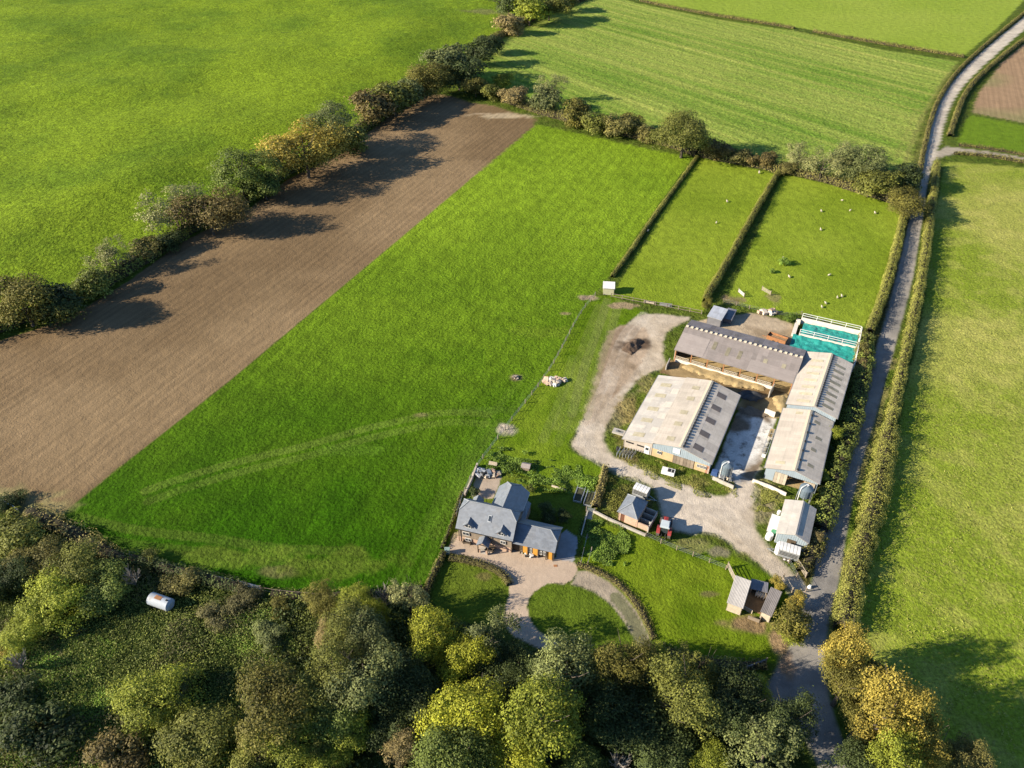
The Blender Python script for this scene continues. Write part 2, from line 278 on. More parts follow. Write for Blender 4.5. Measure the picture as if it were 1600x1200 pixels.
REG = [                # (name, material, polygon px, colour function(x, y, n1, n2), edge wobble m, soft m)
 ('meadow', 'mead', [(-900,-250),(300,-300),(1000,-120)] + list(reversed(hedge_mid)) + [(-900,900)], lambda x, y, a, b: L3(C_MEAD2, C_MEAD, sst(.3, .65, a*.75 + b*.25)), .5, .6),
 ('ploughed_field', 'soil', [(-500,800),(-260,660),(-120,585)] + diag_edge + [(705,150),(735,160),(770,165),(838,186),(836,197),(355,598),(187,730),(130,778),(92,806),(40,800),(-60,760)], lambda x, y, a, b: L3((.185,.126,.067), (.26,.182,.100), sst(.3, .7, a)), .25, .3),
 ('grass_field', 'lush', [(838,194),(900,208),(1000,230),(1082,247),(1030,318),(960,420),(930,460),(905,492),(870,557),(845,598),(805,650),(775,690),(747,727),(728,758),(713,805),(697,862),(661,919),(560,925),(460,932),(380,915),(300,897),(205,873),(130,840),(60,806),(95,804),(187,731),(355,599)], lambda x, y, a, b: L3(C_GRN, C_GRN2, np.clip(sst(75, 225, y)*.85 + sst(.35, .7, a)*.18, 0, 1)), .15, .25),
 ('paddock', 'fine', [(1092,246),(1212,272),(1150,375),(1098,488),(1000,471),(955,462),(975,430),(1040,325)], lambda x, y, a, b: L3((.17,.24,.016), (.22,.29,.024), sst(.3, .7, a)), .2, .3),
 ('paddock', 'fine', [(1224,272),(1330,296),(1412,325),(1400,395),(1372,470),(1345,518),(1262,492),(1240,490),(1190,485),(1135,470),(1180,370)], lambda x, y, a, b: L3((.17,.24,.016), (.225,.295,.026), sst(.3, .7, a)), .2, .3),
 ('crop_field', 'crop', [(760,125),(720,106),(800,48),(850,24),(940,-10),(1000,6),(1120,30),(1240,48),(1380,78),(1498,96),(1470,130),(1445,180),(1425,240),(1412,290),(1330,285),(1225,262),(1090,238),(950,200),(830,165)], lambda x, y, a, b: L3((.145,.245,.028), (.26,.325,.06), np.clip(sst(.35, .75, a)*.35 + .5*sst(.45, .7, vn((x*math.cos(ANG_C) + y*math.sin(ANG_C))*.006, (-x*math.sin(ANG_C) + y*math.cos(ANG_C))*.06, 4.4)) + .6*sst(.58, .8, vn((x*math.cos(ANG_C) + y*math.sin(ANG_C))*.009, (-x*math.sin(ANG_C) + y*math.cos(ANG_C))*.28, 8.4)), 0, 1)) + np.asarray((.16,.10,.04))*cstripe(x, y)[:, None], .6, .6),
 ('field', 'grass', [(960,-20),(1000,0),(1240,42),(1505,88),(1560,42),(1640,-40),(1640,-200),(1000,-200)], lambda x, y, a, b: L3((.22,.31,.03), (.28,.35,.05), a), .4, .4),
 ('stubble_field', 'soil', [(1519,176),(1530,145),(1565,98),(1625,48),(1900,-20),(1900,260),(1600,192)], lambda x, y, a, b: L3((.33,.22,.13), (.25,.23,.10), sst(.4, .7, a)), .4, .4),
 ('field', 'fine', [(1516,180),(1600,196),(1900,270),(1900,330),(1640,252),(1496,222),(1500,200)], lambda x, y, a, b: L3((.11,.19,.012), (.14,.22,.014), a), .3, .4),
 ('pasture', 'past', [(1476,252),(1600,262),(1900,300),(2200,900),(2200,1500),(1480,1400),(1360,1180),(1320,1010),(1345,930),(1372,830),(1395,740),(1412,620),(1440,500),(1458,350)], lambda x, y, a, b: L3((.20,.265,.024), (.36,.36,.085), np.clip(sst(.35, .72, a)*.7 + sst(.45, .7, b)*.4, 0, 1)), .4, .5),
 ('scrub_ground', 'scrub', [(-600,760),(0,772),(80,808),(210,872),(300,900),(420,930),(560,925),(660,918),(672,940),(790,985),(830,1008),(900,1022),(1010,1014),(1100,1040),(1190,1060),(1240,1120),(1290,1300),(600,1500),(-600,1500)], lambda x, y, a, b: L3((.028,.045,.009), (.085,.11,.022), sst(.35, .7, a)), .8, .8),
 ('verge', 'fine', [(1300,1000),(1318,930),(1330,850),(1350,740),(1379,650),(1402,560),(1392,560),(1369,650),(1340,740),(1320,850),(1308,930),(1290,1000)], lambda x, y, a, b: L3((.13,.19,.02), (.2,.19,.06), sst(.4, .6, b)), .3, .3),
 ('verge', 'rough', [(1408,330),(1420,330),(1396,450),(1366,560),(1338,650),(1302,740),(1276,850),(1264,925),(1240,900),(1262,852),(1278,800),(1300,720),(1316,650),(1340,560),(1370,480)], lambda x, y, a, b: L3((.06,.06,.02), (.12,.11,.03), b), .3, .3),
 ('strip_meadow', 'fine', [(713,806),(728,760),(747,727),(775,690),(805,650),(845,598),(870,557),(905,492),(930,462),(955,462),(1010,488),(985,500),(965,520),(950,560),(938,600),(920,640),(903,670),(888,694),(895,706),(946,732),(940,770),(850,748),(770,735)], lambda x, y, a, b: L3((.09,.16,.005), (.16,.23,.016), sst(.3, .7, a*.5 + b*.5)), .2, .4),
 ('lower_meadow', 'fine', [(915,810),(1009,840),(1050,850),(1110,850),(1170,880),(1215,905),(1235,930),(1240,980),(1215,1035),(1140,1042),(1020,1014),(1010,985),(985,945),(945,905),(905,884)], lambda x, y, a, b: L3((.07,.13,.004), (.15,.21,.012), sst(.3, .7, a*.5 + b*.5)), .2, .4),
 ('barn_verge', 'rough', [(1030,584),(1060,590),(975,690),(1000,715),(1110,748),(1148,764),(1137,777),(1107,772),(1032,746),(967,722),(946,698),(944,672),(967,629)], lambda x, y, a, b: L3((.10,.14,.016), (.2,.17,.06), sst(.4, .65, b)), .2, .4),
 ('lawn', 'fine', [(672,935),(697,870),(740,880),(782,892),(800,915),(785,960),(760,985),(690,960)], lambda x, y, a, b: L3((.075,.12,.012), (.11,.15,.015), a), .1, .2),
 ('lawn', 'fine', [(740,815),(770,740),(850,752),(940,775),(930,800),(910,840),(870,830),(835,800),(800,770)], lambda x, y, a, b: L3((.08,.135,.012), (.14,.165,.018), b), .2, .2),
 ('driveway', 'brick', [(699,864),(711,824),(760,838),(800,850),(868,872),(895,877),(905,886),(890,913),(855,911),(828,929),(822,954),(836,982),(858,997),(891,1009),(905,1030),(855,1019),(825,1006),(798,991),(784,964),(800,916),(783,890),(735,870)], lambda x, y, a, b: L3((.40,.30,.215), (.50,.395,.30), sst(.3, .7, a)), .06, .08),
 ('driveway', 'dirt', [(893,912),(907,887),(948,905),(972,927),(995,955),(1010,986),(1020,1013),(998,1014),(988,990),(972,966),(953,942),(924,923)], lambda x, y, a, b: L3((.30,.245,.18), (.40,.34,.26), a), .15, .25),
 ('lawn', 'fine', [(855,912),(888,914),(924,924),(953,943),(971,966),(985,990),(994,1014),(930,1020),(892,1008),(858,996),(837,981),(823,954),(829,931)], lambda x, y, a, b: L3((.07,.125,.010), (.11,.16,.014), a), .06, .08),
 ('patio', 'conc', [(868,873),(873,838),(884,828),(905,841),(896,878)], lambda x, y, a, b: L3((.30,.31,.33), (.37,.37,.38), a), .02, .03),
 ('garden_path', 'conc', [(907,838),(917,800),(927,799),(919,840)], lambda x, y, a, b: L3((.36,.34,.30), (.45,.43,.39), a), .05, .05),
 ('patio', 'conc', [(735,776),(748,730),(785,736),(780,758),(770,780)], lambda x, y, a, b: L3((.36,.30,.24), (.46,.37,.28), a), .05, .08),
 ('farm_track', 'dirt', track_out, lambda x, y, a, b: L3((.42,.345,.25), (.58,.50,.40), sst(.3, .65, a*.6 + b*.4)), .45, .6),
 ('dirt_yard', 'dirt', [(1098,500),(1165,490),(1186,491),(1210,497),(1240,507),(1244,548),(1160,525),(1075,505)], lambda x, y, a, b: L3((.30,.23,.15), (.45,.36,.25), sst(.3, .7, b)), .4, .5),
 ('mud_patch', 'dirt', [(948,520),(975,505),(1005,510),(1015,530),(1010,555),(985,590),(955,625),(920,668),(908,662),(925,615),(934,565)], lambda x, y, a, b: L3((.29,.215,.145), (.43,.335,.24), sst(.35, .65, b)), .6, .6),
 ('straw_yard', 'dirt', [(1030,582),(1046,562),(1070,566),(1236,612),(1222,650),(1205,655),(1150,640),(1160,618),(1080,598)], lambda x, y, a, b: L3((.19,.125,.06), (.36,.26,.13), sst(.3, .7, b)), .2, .3),
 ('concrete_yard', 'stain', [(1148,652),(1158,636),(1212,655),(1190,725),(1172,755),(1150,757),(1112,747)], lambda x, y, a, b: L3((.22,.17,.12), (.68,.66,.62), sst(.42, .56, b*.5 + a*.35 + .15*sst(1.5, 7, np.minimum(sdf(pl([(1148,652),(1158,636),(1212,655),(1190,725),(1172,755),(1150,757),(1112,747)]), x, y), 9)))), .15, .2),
 ('side_lane', 'dirt', [(1464,236),(1478,229),(1497,231),(1540,236),(1600,246),(1750,275),(1750,281),(1600,252),(1540,243),(1500,240),(1474,244),(1458,252)], lambda x, y, a, b: L3((.33,.29,.22), (.42,.37,.30), a), .2, .3),
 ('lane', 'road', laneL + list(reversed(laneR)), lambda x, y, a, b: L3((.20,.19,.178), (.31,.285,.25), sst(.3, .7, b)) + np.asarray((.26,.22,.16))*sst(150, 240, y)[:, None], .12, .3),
]
RPOLY = [(n, m, pl(smooth(p + [p[0]], 1)[:-1] if n in ('driveway', 'lawn', 'farm_track', 'mud_patch') else p), f, wob, so_) for n, m, p, f, wob, so_ in REG]
for name in ('lane',):
    k = [r[0] for r in RPOLY].index('lane'); q = REG[k]; RPOLY[k] = (q[0], q[1], pl(smooth(laneL, 2) + list(reversed(smooth(laneR, 2)))), q[3], q[4], q[5])
def wheel(pts, off):
    p = smooth(pl(pts), 2); out = []
    for i, (x, y) in enumerate(p):
        a = p[max(0, i - 1)]; b = p[min(len(p) - 1, i + 1)]; d = math.hypot(b[0] - a[0], b[1] - a[1]) or 1
        out.append((x - (b[1] - a[1])/d*off, y + (b[0] - a[0])/d*off))
    return out
RUTS = []     # (polyline, half width, colour, strength)
for pts, col, st in [([(230,775),(300,750),(400,722),(480,705),(560,680),(640,662),(700,650),(760,655)], (.14,.20,.03), .75), ([(90,812),(200,840),(330,852),(430,870),(560,872)], (.14,.18,.03), .5),
                     ([(905,650),(925,570),(950,500),(958,470)], (.20,.22,.07), .75), ([(880,670),(905,600),(925,530),(945,480)], (.17,.2,.05), .6), ([(860,690),(890,620),(905,560)], (.16,.2,.05), .5),
                     ([(690,840),(722,770),(748,718),(790,662)], (.11,.18,.02), .6), ([(640,905),(690,800),(725,730),(770,660),(830,590)], (.11,.18,.02), .4),
                     ([(1400,330),(1425,240),(1448,180),(1478,130),(1500,102)], (.24,.22,.07), .7), ([(1385,300),(1412,240),(1440,170)], (.22,.21,.06), .5),
                     ([(870,905),(900,893),(935,908),(965,935),(990,970),(1006,1010)], (.5,.42,.33), .0)]:
    for off, s_ in ((-1.5, .6), (1.5, .75)): RUTS.append((wheel(pts, off), .11, col, st*s_))
for pts, col, st in [([(1010,492),(980,520),(965,560),(935,640),(905,690),(950,728),(1030,755),(1100,785),(1150,815),(1215,885),(1262,945)], (.50,.44,.36), .5),
                     ([(1175,760),(1150,800),(1080,800),(1040,790)], (.5,.43,.35), .4), ([(1335,1290),(1310,1180),(1262,1090),(1262,1000),(1290,920),(1300,830),(1325,720),(1360,620),(1392,510),(1412,430),(1432,340)], (.30,.28,.25), .45)]:
    for off in (-.8, .8): RUTS.append((wheel(pts, off), .4, col, st))
GRASS_STRIP = smooth(pl([(962,934),(978,952),(992,974),(1003,1000)]), 2)
SPOTS = [((990,540),4.5,2.2,(.09,.06,.04),.85),((1000,533),3,1.2,(.07,.05,.035),.8),((915,465),3.4,1.6,(.34,.26,.18),.95),((885,490),1.6,.9,(.28,.2,.12),.7),((975,478),4,1.6,(.32,.23,.15),.85),((790,668),2.6,1.9,(.42,.36,.28),.95),((806,590),1.5,1.1,(.24,.18,.11),.7),((658,648),1.8,.9,(.24,.2,.09),.6),((760,640),7,1.2,(.10,.18,.02),.4),((560,700),9,2,(.09,.17,.015),.4),((840,520),8,3,(.16,.22,.02),.35),((700,560),12,4,(.06,.13,.004),.4),((975,580),4,7,(.30,.225,.15),.5),((945,640),4,6,(.30,.23,.15),.45),((1145,470),4,2.4,(.2,.14,.09),.75),((1210,468),2,3,(.22,.16,.1),.6),((758,900),1.6,.9,(.15,.11,.05),.6),((1125,862),1.8,1.2,(.22,.19,.13),.8),((1085,850),3,1.5,(.24,.22,.09),.6),((1110,928),1.8,.6,(.16,.11,.07),.6),((1170,975),5,2.0,(.27,.18,.1),.9),((1215,1000),1.6,5,(.30,.20,.12),.9),((445,58),4,1.2,(.06,.09,.02),.6),((62,78),5,1.3,(.06,.09,.02),.5),((990,1000),0.1,.1,(.1,.1,.1),0),((430,893),3,1.3,(.17,.15,.06),.6),((980,640),2.2,5,(.33,.24,.11),.6),((1010,600),2,4,(.28,.23,.1),.5),((1200,770),3,4,(.3,.26,.12),.6),((1190,800),2.5,3,(.32,.26,.17),.6),((975,790),5,4,(.17,.13,.06),.6),((968,815),3,2,(.18,.14,.06),.5),((790,181),13,3.0,(.5,.41,.27),.75),((755,178),4,1.5,(.5,.4,.27),.6),((770,22),14,5,(.2,.18,.08),.6),((20,775),8,3,(.26,.22,.1),.8),((60,795),6,2,(.26,.22,.1),.8),((550,880),10,3,(.12,.16,.02),.5),((330,870),14,2.5,(.12,.17,.02),.6)]
def paint(X, Y):
    n1 = fbm(X*.035, Y*.035, 1.0, 3); n2 = fbm(X*.22, Y*.22, 2.0, 3); n3 = vn(X*.9, Y*.9, 3.0); n4 = vn(X*2.3, Y*2.3, 5.)
    C = L3((.06,.10,.012), (.11,.145,.02), n2); reg = np.full(X.shape, -1)
    S = {}
    for i, (nm, m, p, f, wob, soft) in enumerate(RPOLY):
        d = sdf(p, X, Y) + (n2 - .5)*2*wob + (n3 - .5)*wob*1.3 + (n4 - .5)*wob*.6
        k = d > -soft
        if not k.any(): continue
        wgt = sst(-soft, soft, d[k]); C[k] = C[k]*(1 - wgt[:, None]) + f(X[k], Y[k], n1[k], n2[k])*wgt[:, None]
        reg[d > 0] = i
    for pts, hw, col, st in RUTS:
        d = lined(pts, X, Y, 3) + (n3 - .5)*.12; wgt = sst(hw*1.8, hw*.4, d)*st*(.45 + .55*n2); k = wgt > .01
        C[k] = C[k]*(1 - wgt[k, None]) + np.asarray(col)*wgt[k, None]
    d = lined(GRASS_STRIP, X, Y, 3); wgt = sst(.5, .2, d + (n3 - .5)*.4)*.6; C = C*(1 - wgt[:, None]) + np.asarray((.07,.1,.02))*wgt[:, None]
    for (px, py), rx, ry, col, st in SPOTS:
        x, y = P(px, py); q = np.hypot((X - x)/rx, (Y - y)/ry) + (n2 - .5)*1.3 + (n3 - .5)*.5; wgt = sst(1.15, .55, q)*st; k = wgt > .01
        C[k] = C[k]*(1 - wgt[k, None]) + np.asarray(col)*(.8 + .4*n4[k, None])*wgt[k, None]
    # gentle roll of the large meadow, level at its edges
    Z = np.zeros_like(X); dm = np.clip(sdf(RPOLY[0][2], X, Y, 60) if True else 0, 0, 60)
    Z += sst(3, 45, dm)*(fbm(X*.017, Y*.022, 9., 2)*4.5 + fbm(X*.07, Y*.07, 11., 2)*.8)*.9
    return C, reg, Z
GMESH = {}
def add_block(x0, x1, y0, y1, st, holes=()):
    nx = int(round((x1 - x0)/st)); ny = int(round((y1 - y0)/st))
    gx, gy = np.meshgrid(x0 + np.arange(nx + 1)*st, y0 + np.arange(ny + 1)*st); X = gx.ravel(); Y = gy.ravel()
    C, reg, Z = paint(X, Y)
    i = np.arange(nx*ny); a = (i//nx)*(nx + 1) + i % nx; F = np.stack([a, a + 1, a + nx + 2, a + nx + 1], 1)
    cx = X[F].mean(1); cy = Y[F].mean(1); keep = np.ones(len(F), bool)
    for (hx0, hx1, hy0, hy1) in holes: keep &= ~((cx > hx0) & (cx < hx1) & (cy > hy0) & (cy < hy1))
    fr_ = reg[F[:, 0]]; 
    for r in np.unique(fr_[keep]):
        f = F[keep & (fr_ == r)]; u, inv = np.unique(f, return_inverse=True)
        GMESH.setdefault(int(r), []).append((np.stack([X[u], Y[u], Z[u]], 1), inv.reshape(-1, 4), C[u]))
B1 = (-75., 90., 60., 168.); B2 = (-126., 150., 36., 240.); B3 = (-456., 456., 12., 612.)
add_block(B1[0], B1[1], B1[2], B1[3], .3)
add_block(B2[0], B2[1], B2[2], B2[3], .5, [B1])
add_block(B3[0], B3[1], B3[2], B3[3], 1.5, [B2])
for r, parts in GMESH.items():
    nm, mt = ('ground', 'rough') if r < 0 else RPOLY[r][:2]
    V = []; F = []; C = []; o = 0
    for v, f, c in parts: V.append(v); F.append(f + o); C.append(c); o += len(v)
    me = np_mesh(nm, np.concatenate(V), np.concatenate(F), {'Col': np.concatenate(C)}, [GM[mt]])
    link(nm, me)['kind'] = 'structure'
# the land beyond, to the horizon
tb = 6000.; V = [(-tb, -tb, -.6), (tb, -tb, -.6), (tb, tb, -.6), (-tb, tb, -.6)]
link('terrain', np_mesh('terrain', V, [[0, 1, 2, 3]], {'Col': np.tile(np.array([[.10, .15, .02]]), (4, 1))}, [GM['grass']]))['kind'] = 'structure'
# ================================================================ VEGETATION
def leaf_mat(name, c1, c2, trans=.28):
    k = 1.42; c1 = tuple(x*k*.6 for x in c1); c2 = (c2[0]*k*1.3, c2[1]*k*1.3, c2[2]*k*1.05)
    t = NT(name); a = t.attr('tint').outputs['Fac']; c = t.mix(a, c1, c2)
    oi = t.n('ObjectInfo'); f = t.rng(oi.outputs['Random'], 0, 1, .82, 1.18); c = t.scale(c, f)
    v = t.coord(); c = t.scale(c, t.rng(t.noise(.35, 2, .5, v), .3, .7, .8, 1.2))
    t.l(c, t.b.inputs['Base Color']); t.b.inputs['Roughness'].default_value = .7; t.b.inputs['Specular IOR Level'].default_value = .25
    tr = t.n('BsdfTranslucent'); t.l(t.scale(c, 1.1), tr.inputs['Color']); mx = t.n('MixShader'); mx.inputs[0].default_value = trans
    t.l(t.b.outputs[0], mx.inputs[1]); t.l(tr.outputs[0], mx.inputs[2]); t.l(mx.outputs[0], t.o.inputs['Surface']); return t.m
FOL = {k: leaf_mat(k + '_leaves', a, b) for k, (a, b) in {
 'olive': ((.045,.055,.012), (.13,.135,.030)), 'yellow': ((.09,.105,.010), (.235,.24,.024)), 'lime': ((.075,.10,.012), (.20,.22,.028)), 'tuft': ((.14,.16,.03), (.21,.21,.06)), 'roadhedge': ((.07,.078,.02), (.195,.19,.048)),
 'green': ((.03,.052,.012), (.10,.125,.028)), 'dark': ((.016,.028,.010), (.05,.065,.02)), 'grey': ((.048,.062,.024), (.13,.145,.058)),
 'pale': ((.075,.085,.036), (.19,.19,.088)), 'rust': ((.05,.042,.017), (.145,.112,.042)), 'gold': ((.085,.078,.015), (.25,.195,.042)),
 'oak': ((.045,.046,.011), (.13,.118,.027)), 'hedge': ((.046,.048,.017), (.135,.12,.040)), 'hedgegreen': ((.04,.055,.013), (.13,.15,.035)),
 'tan': ((.10,.083,.04), (.23,.18,.085)), 'bramble': ((.042,.042,.02), (.11,.10,.045)), 'nettle': ((.05,.09,.015), (.14,.21,.035)), 'dry': ((.12,.11,.035), (.25,.21,.085))}.items()}
SHADOW_CORE = mat('hedge_shadow_core', (.045, .038, .02), 1, .3, 2, .3, 9)  # for the solid core added inside hedges to block light
BARK = mat('bark', (.10, .08, .06), .95, .3, 3, .3, 20); BARKG = mat('grey_bark', (.30, .27, .23), .95, .25, 3, .25, 20)

def quads(c, n, size, rng, asp=.62):
    """leaf sprays: one rhomb per point, facing n"""
    N = len(c); n = n/np.maximum(np.linalg.norm(n, axis=1, keepdims=True), 1e-6)
    r = rng.normal(size=(N, 3)); t = np.cross(n, r); t /= np.maximum(np.linalg.norm(t, axis=1, keepdims=True), 1e-6); b = np.cross(n, t)
    s = (size*(.6 + .8*rng.random(N)))[:, None]; k = (.7 + .5*rng.random(N))[:, None]*asp
    V = np.stack([c - t*s*.5, c + b*s*.5*k + t*s*.1, c + t*s*.55, c - b*s*.5*k + t*s*.1], 1).reshape(-1, 3)
    return V, np.arange(4*N, dtype=np.int32).reshape(-1, 4)
def unit(rng, n):
    d = rng.normal(size=(n, 3)); return d/np.linalg.norm(d, axis=1, keepdims=True)
def crown(seed, ncl, crad, nleaf, leaf, squash=(1, 1, .92), low=-.55, core=.5, spread=.55, updraw=0.):
    rng = np.random.default_rng(seed); cc = []
    tries = 0
    nl = 5 + seed % 3; lob = unit(rng, nl)*np.array([.55, .55, .42])*(.55 + .6*rng.random((nl, 1))); lob[0] *= .2; lr = .42 + .3*rng.random(nl)
    while len(cc) < ncl and tries < 9000:
        tries += 1; d = unit(rng, 1)[0]; li = rng.integers(nl)
        rr = (core + (1 - core)*rng.random()**.6)*(1 - crad*.75)
        p = lob[li] + d*rr*lr[li]
        if p[2] < low: continue
        if all(np.linalg.norm(p - q) > crad*spread*1.35 for q in cc): cc.append(p)
    cc = np.array(cc); ncl = len(cc); cr = crad*(.7 + .6*rng.random(ncl))
    w = cr**2; idx = rng.choice(ncl, nleaf, p=w/w.sum()); d = unit(rng, nleaf)
    d[:, 2] = np.where(d[:, 2] < -.3, -d[:, 2], d[:, 2])
    lp = cc[idx] + d*(cr[idx]*(.62 + .45*rng.random(nleaf)**.7))[:, None]
    spr = rng.random(nleaf) < .09; lp = lp*(1 + spr*rng.uniform(.04, .22, nleaf))[:, None]
    lp += unit(rng, nleaf)*.03
    out = lp/np.maximum(np.linalg.norm(lp, axis=1, keepdims=True), .05)
    n = d*.75 + out*.4 + unit(rng, nleaf)*.75 + np.array([0, 0, .15])
    lp = lp*np.array(squash); keep = np.linalg.norm(lp, axis=1) > .3; lp = lp[keep]; n = n[keep]; idx = idx[keep]
    V, F = quads(lp, n, leaf, rng); ct = rng.random(ncl)
    tint = np.clip(ct[idx]*.4 + rng.random(len(lp))*.6, 0, 1)
    return np_mesh('crown', V, F, None, [FOL['olive']], {'tint': tint})
def twigs(seed, n0=16, spread=.9, levels=3, r0=.035):
    rng = random.Random(seed); m = MB()
    def grow(p, d, L, r, k):
        q = p + d*L; m.tube(p, q, r, r*.6, 4, False)
        if k == 0: return
        for _ in range(3 if k > 1 else 4):
            e = (d + Vector((rng.uniform(-1, 1), rng.uniform(-1, 1), rng.uniform(-.25, 1)))*.6).normalized()
            grow(p + d*L*rng.uniform(.45, 1), e, L*rng.uniform(.5, .75), r*.55, k - 1)
    for i in range(n0):
        a = 6.283*i/n0 + rng.uniform(-.3, .3); e = Vector((math.cos(a)*spread*rng.uniform(.2, 1), math.sin(a)*spread*rng.uniform(.2, 1), rng.uniform(.6, 1.1))).normalized()
        grow(Vector((0, 0, -.9)), e, rng.uniform(.6, .85), r0, levels - 1)
    me = bpy.data.meshes.new('branches'); me.from_pydata(m.v, [], m.f); me.materials.append(BARKG); return me
def trunk_mesh(seed):
    rng = random.Random(seed); m = MB(); p = Vector((0, 0, -.05)); r = .085
    for k in range(4):
        q = p + Vector((rng.uniform(-.05, .05), rng.uniform(-.05, .05), .25)); m.tube(p, q, r, r*.86, 8, k == 0); p = q; r *= .86
        if k >= 1:
            for _ in range(2):
                a = rng.uniform(0, 6.283); e = p + Vector((math.cos(a)*.42, math.sin(a)*.42, rng.uniform(.18, .4))); m.tube(p, e, r*.6, r*.25, 6, False)
                m.tube(e, e + Vector((math.cos(a + .5)*.25, math.sin(a + .5)*.25, .3)), r*.25, r*.08, 5, False)
    m.tube(p, p + Vector((.03, 0, .4)), r, r*.3, 6, False)
    me = bpy.data.meshes.new('trunk'); me.from_pydata(m.v, [], m.f); me.materials.append(BARK); return me
PROTO = {
 'broad': [crown(s, 60, .25, 13000, .054) for s in (1, 2, 3)],
 'lumpy': [crown(s, 46, .25, 12000, .052, (1, 1, .95), -.6, .55, .75) for s in (11, 12)],
 'fine': [crown(s, 80, .2, 13000, .044, (.95, .95, 1.05), -.6, .4, .5) for s in (21, 22)],
 'wispy': [crown(s, 60, .17, 5200, .055, (.9, .9, 1.1), -.6, .35, .7) for s in (31, 32)],
 'bush': [crown(s, 40, .3, 5200, .085, (1, 1, .8), -.75, .5, .5) for s in (41, 42, 43)],
 'far': [crown(s, 46, .27, 3800, .105, (1, 1, .9), -.75, .55, .55) for s in (51, 52, 53, 54)],
 'small': [crown(s, 22, .36, 1500, .16, (1, 1, .8), -.8, .5, .5) for s in (61, 62)],
}
TWIG = [twigs(71), twigs(72, 12, .7)]
TRUNK = [trunk_mesh(s) for s in (81, 82, 83)]
vr = random.Random(5)
def crown_obj(proto, fol, name='crown'):
    me = vr.choice(PROTO[proto]); o = link(name, me); o.material_slots[0].link = 'OBJECT'; o.material_slots[0].material = FOL[fol]; return o
def tree(proto, fol, px, py, rpx, label, cat='tree', group=None, zf=None, up=1.0, bush=False, wide=1.0):
    """crown centre seen at (px, py), crown radius rpx in photograph pixels; set on the ground below it"""
    if proto == 'small' or proto == 'bush' or bush: zf = .62 if zf is None else zf
    else: zf = 1.15 if zf is None else zf
    z = 4.
    for _ in range(4): r = rpx/ppm(py, z); z = r*zf*up
    x, y = P(px, py, z)
    low = (proto in ('small', 'bush') or bush)
    root = thing('bush' if low else ('bare_tree' if proto == 'bare' else 'tree'), label, 'bush' if low and cat == 'tree' else cat, (x, y, 0), vr.uniform(0, 6.28), group)
    if proto == 'bare':
        o = link('branches', vr.choice(TWIG), root, (0, 0, z)); o.scale = (r, r, r*up)
        if not low: t = link('trunk', vr.choice(TRUNK), root); t.scale = (z*.5, z*.5, z)
        return root
    o = crown_obj(proto, fol, 'foliage' if low else 'crown'); o.parent = root; o.location = (0, 0, z)
    k = vr.uniform(.93, 1.07); o.scale = (r*k*wide, r/k*wide, max(r*.95, z/.95*.82) if not low else r*1.0*up)
    t = link('stem' if low else 'trunk', vr.choice(TRUNK), root); t.scale = (z*.75, z*.75, z*1.0) if not low else (z*.5, z*.5, z)
    return root
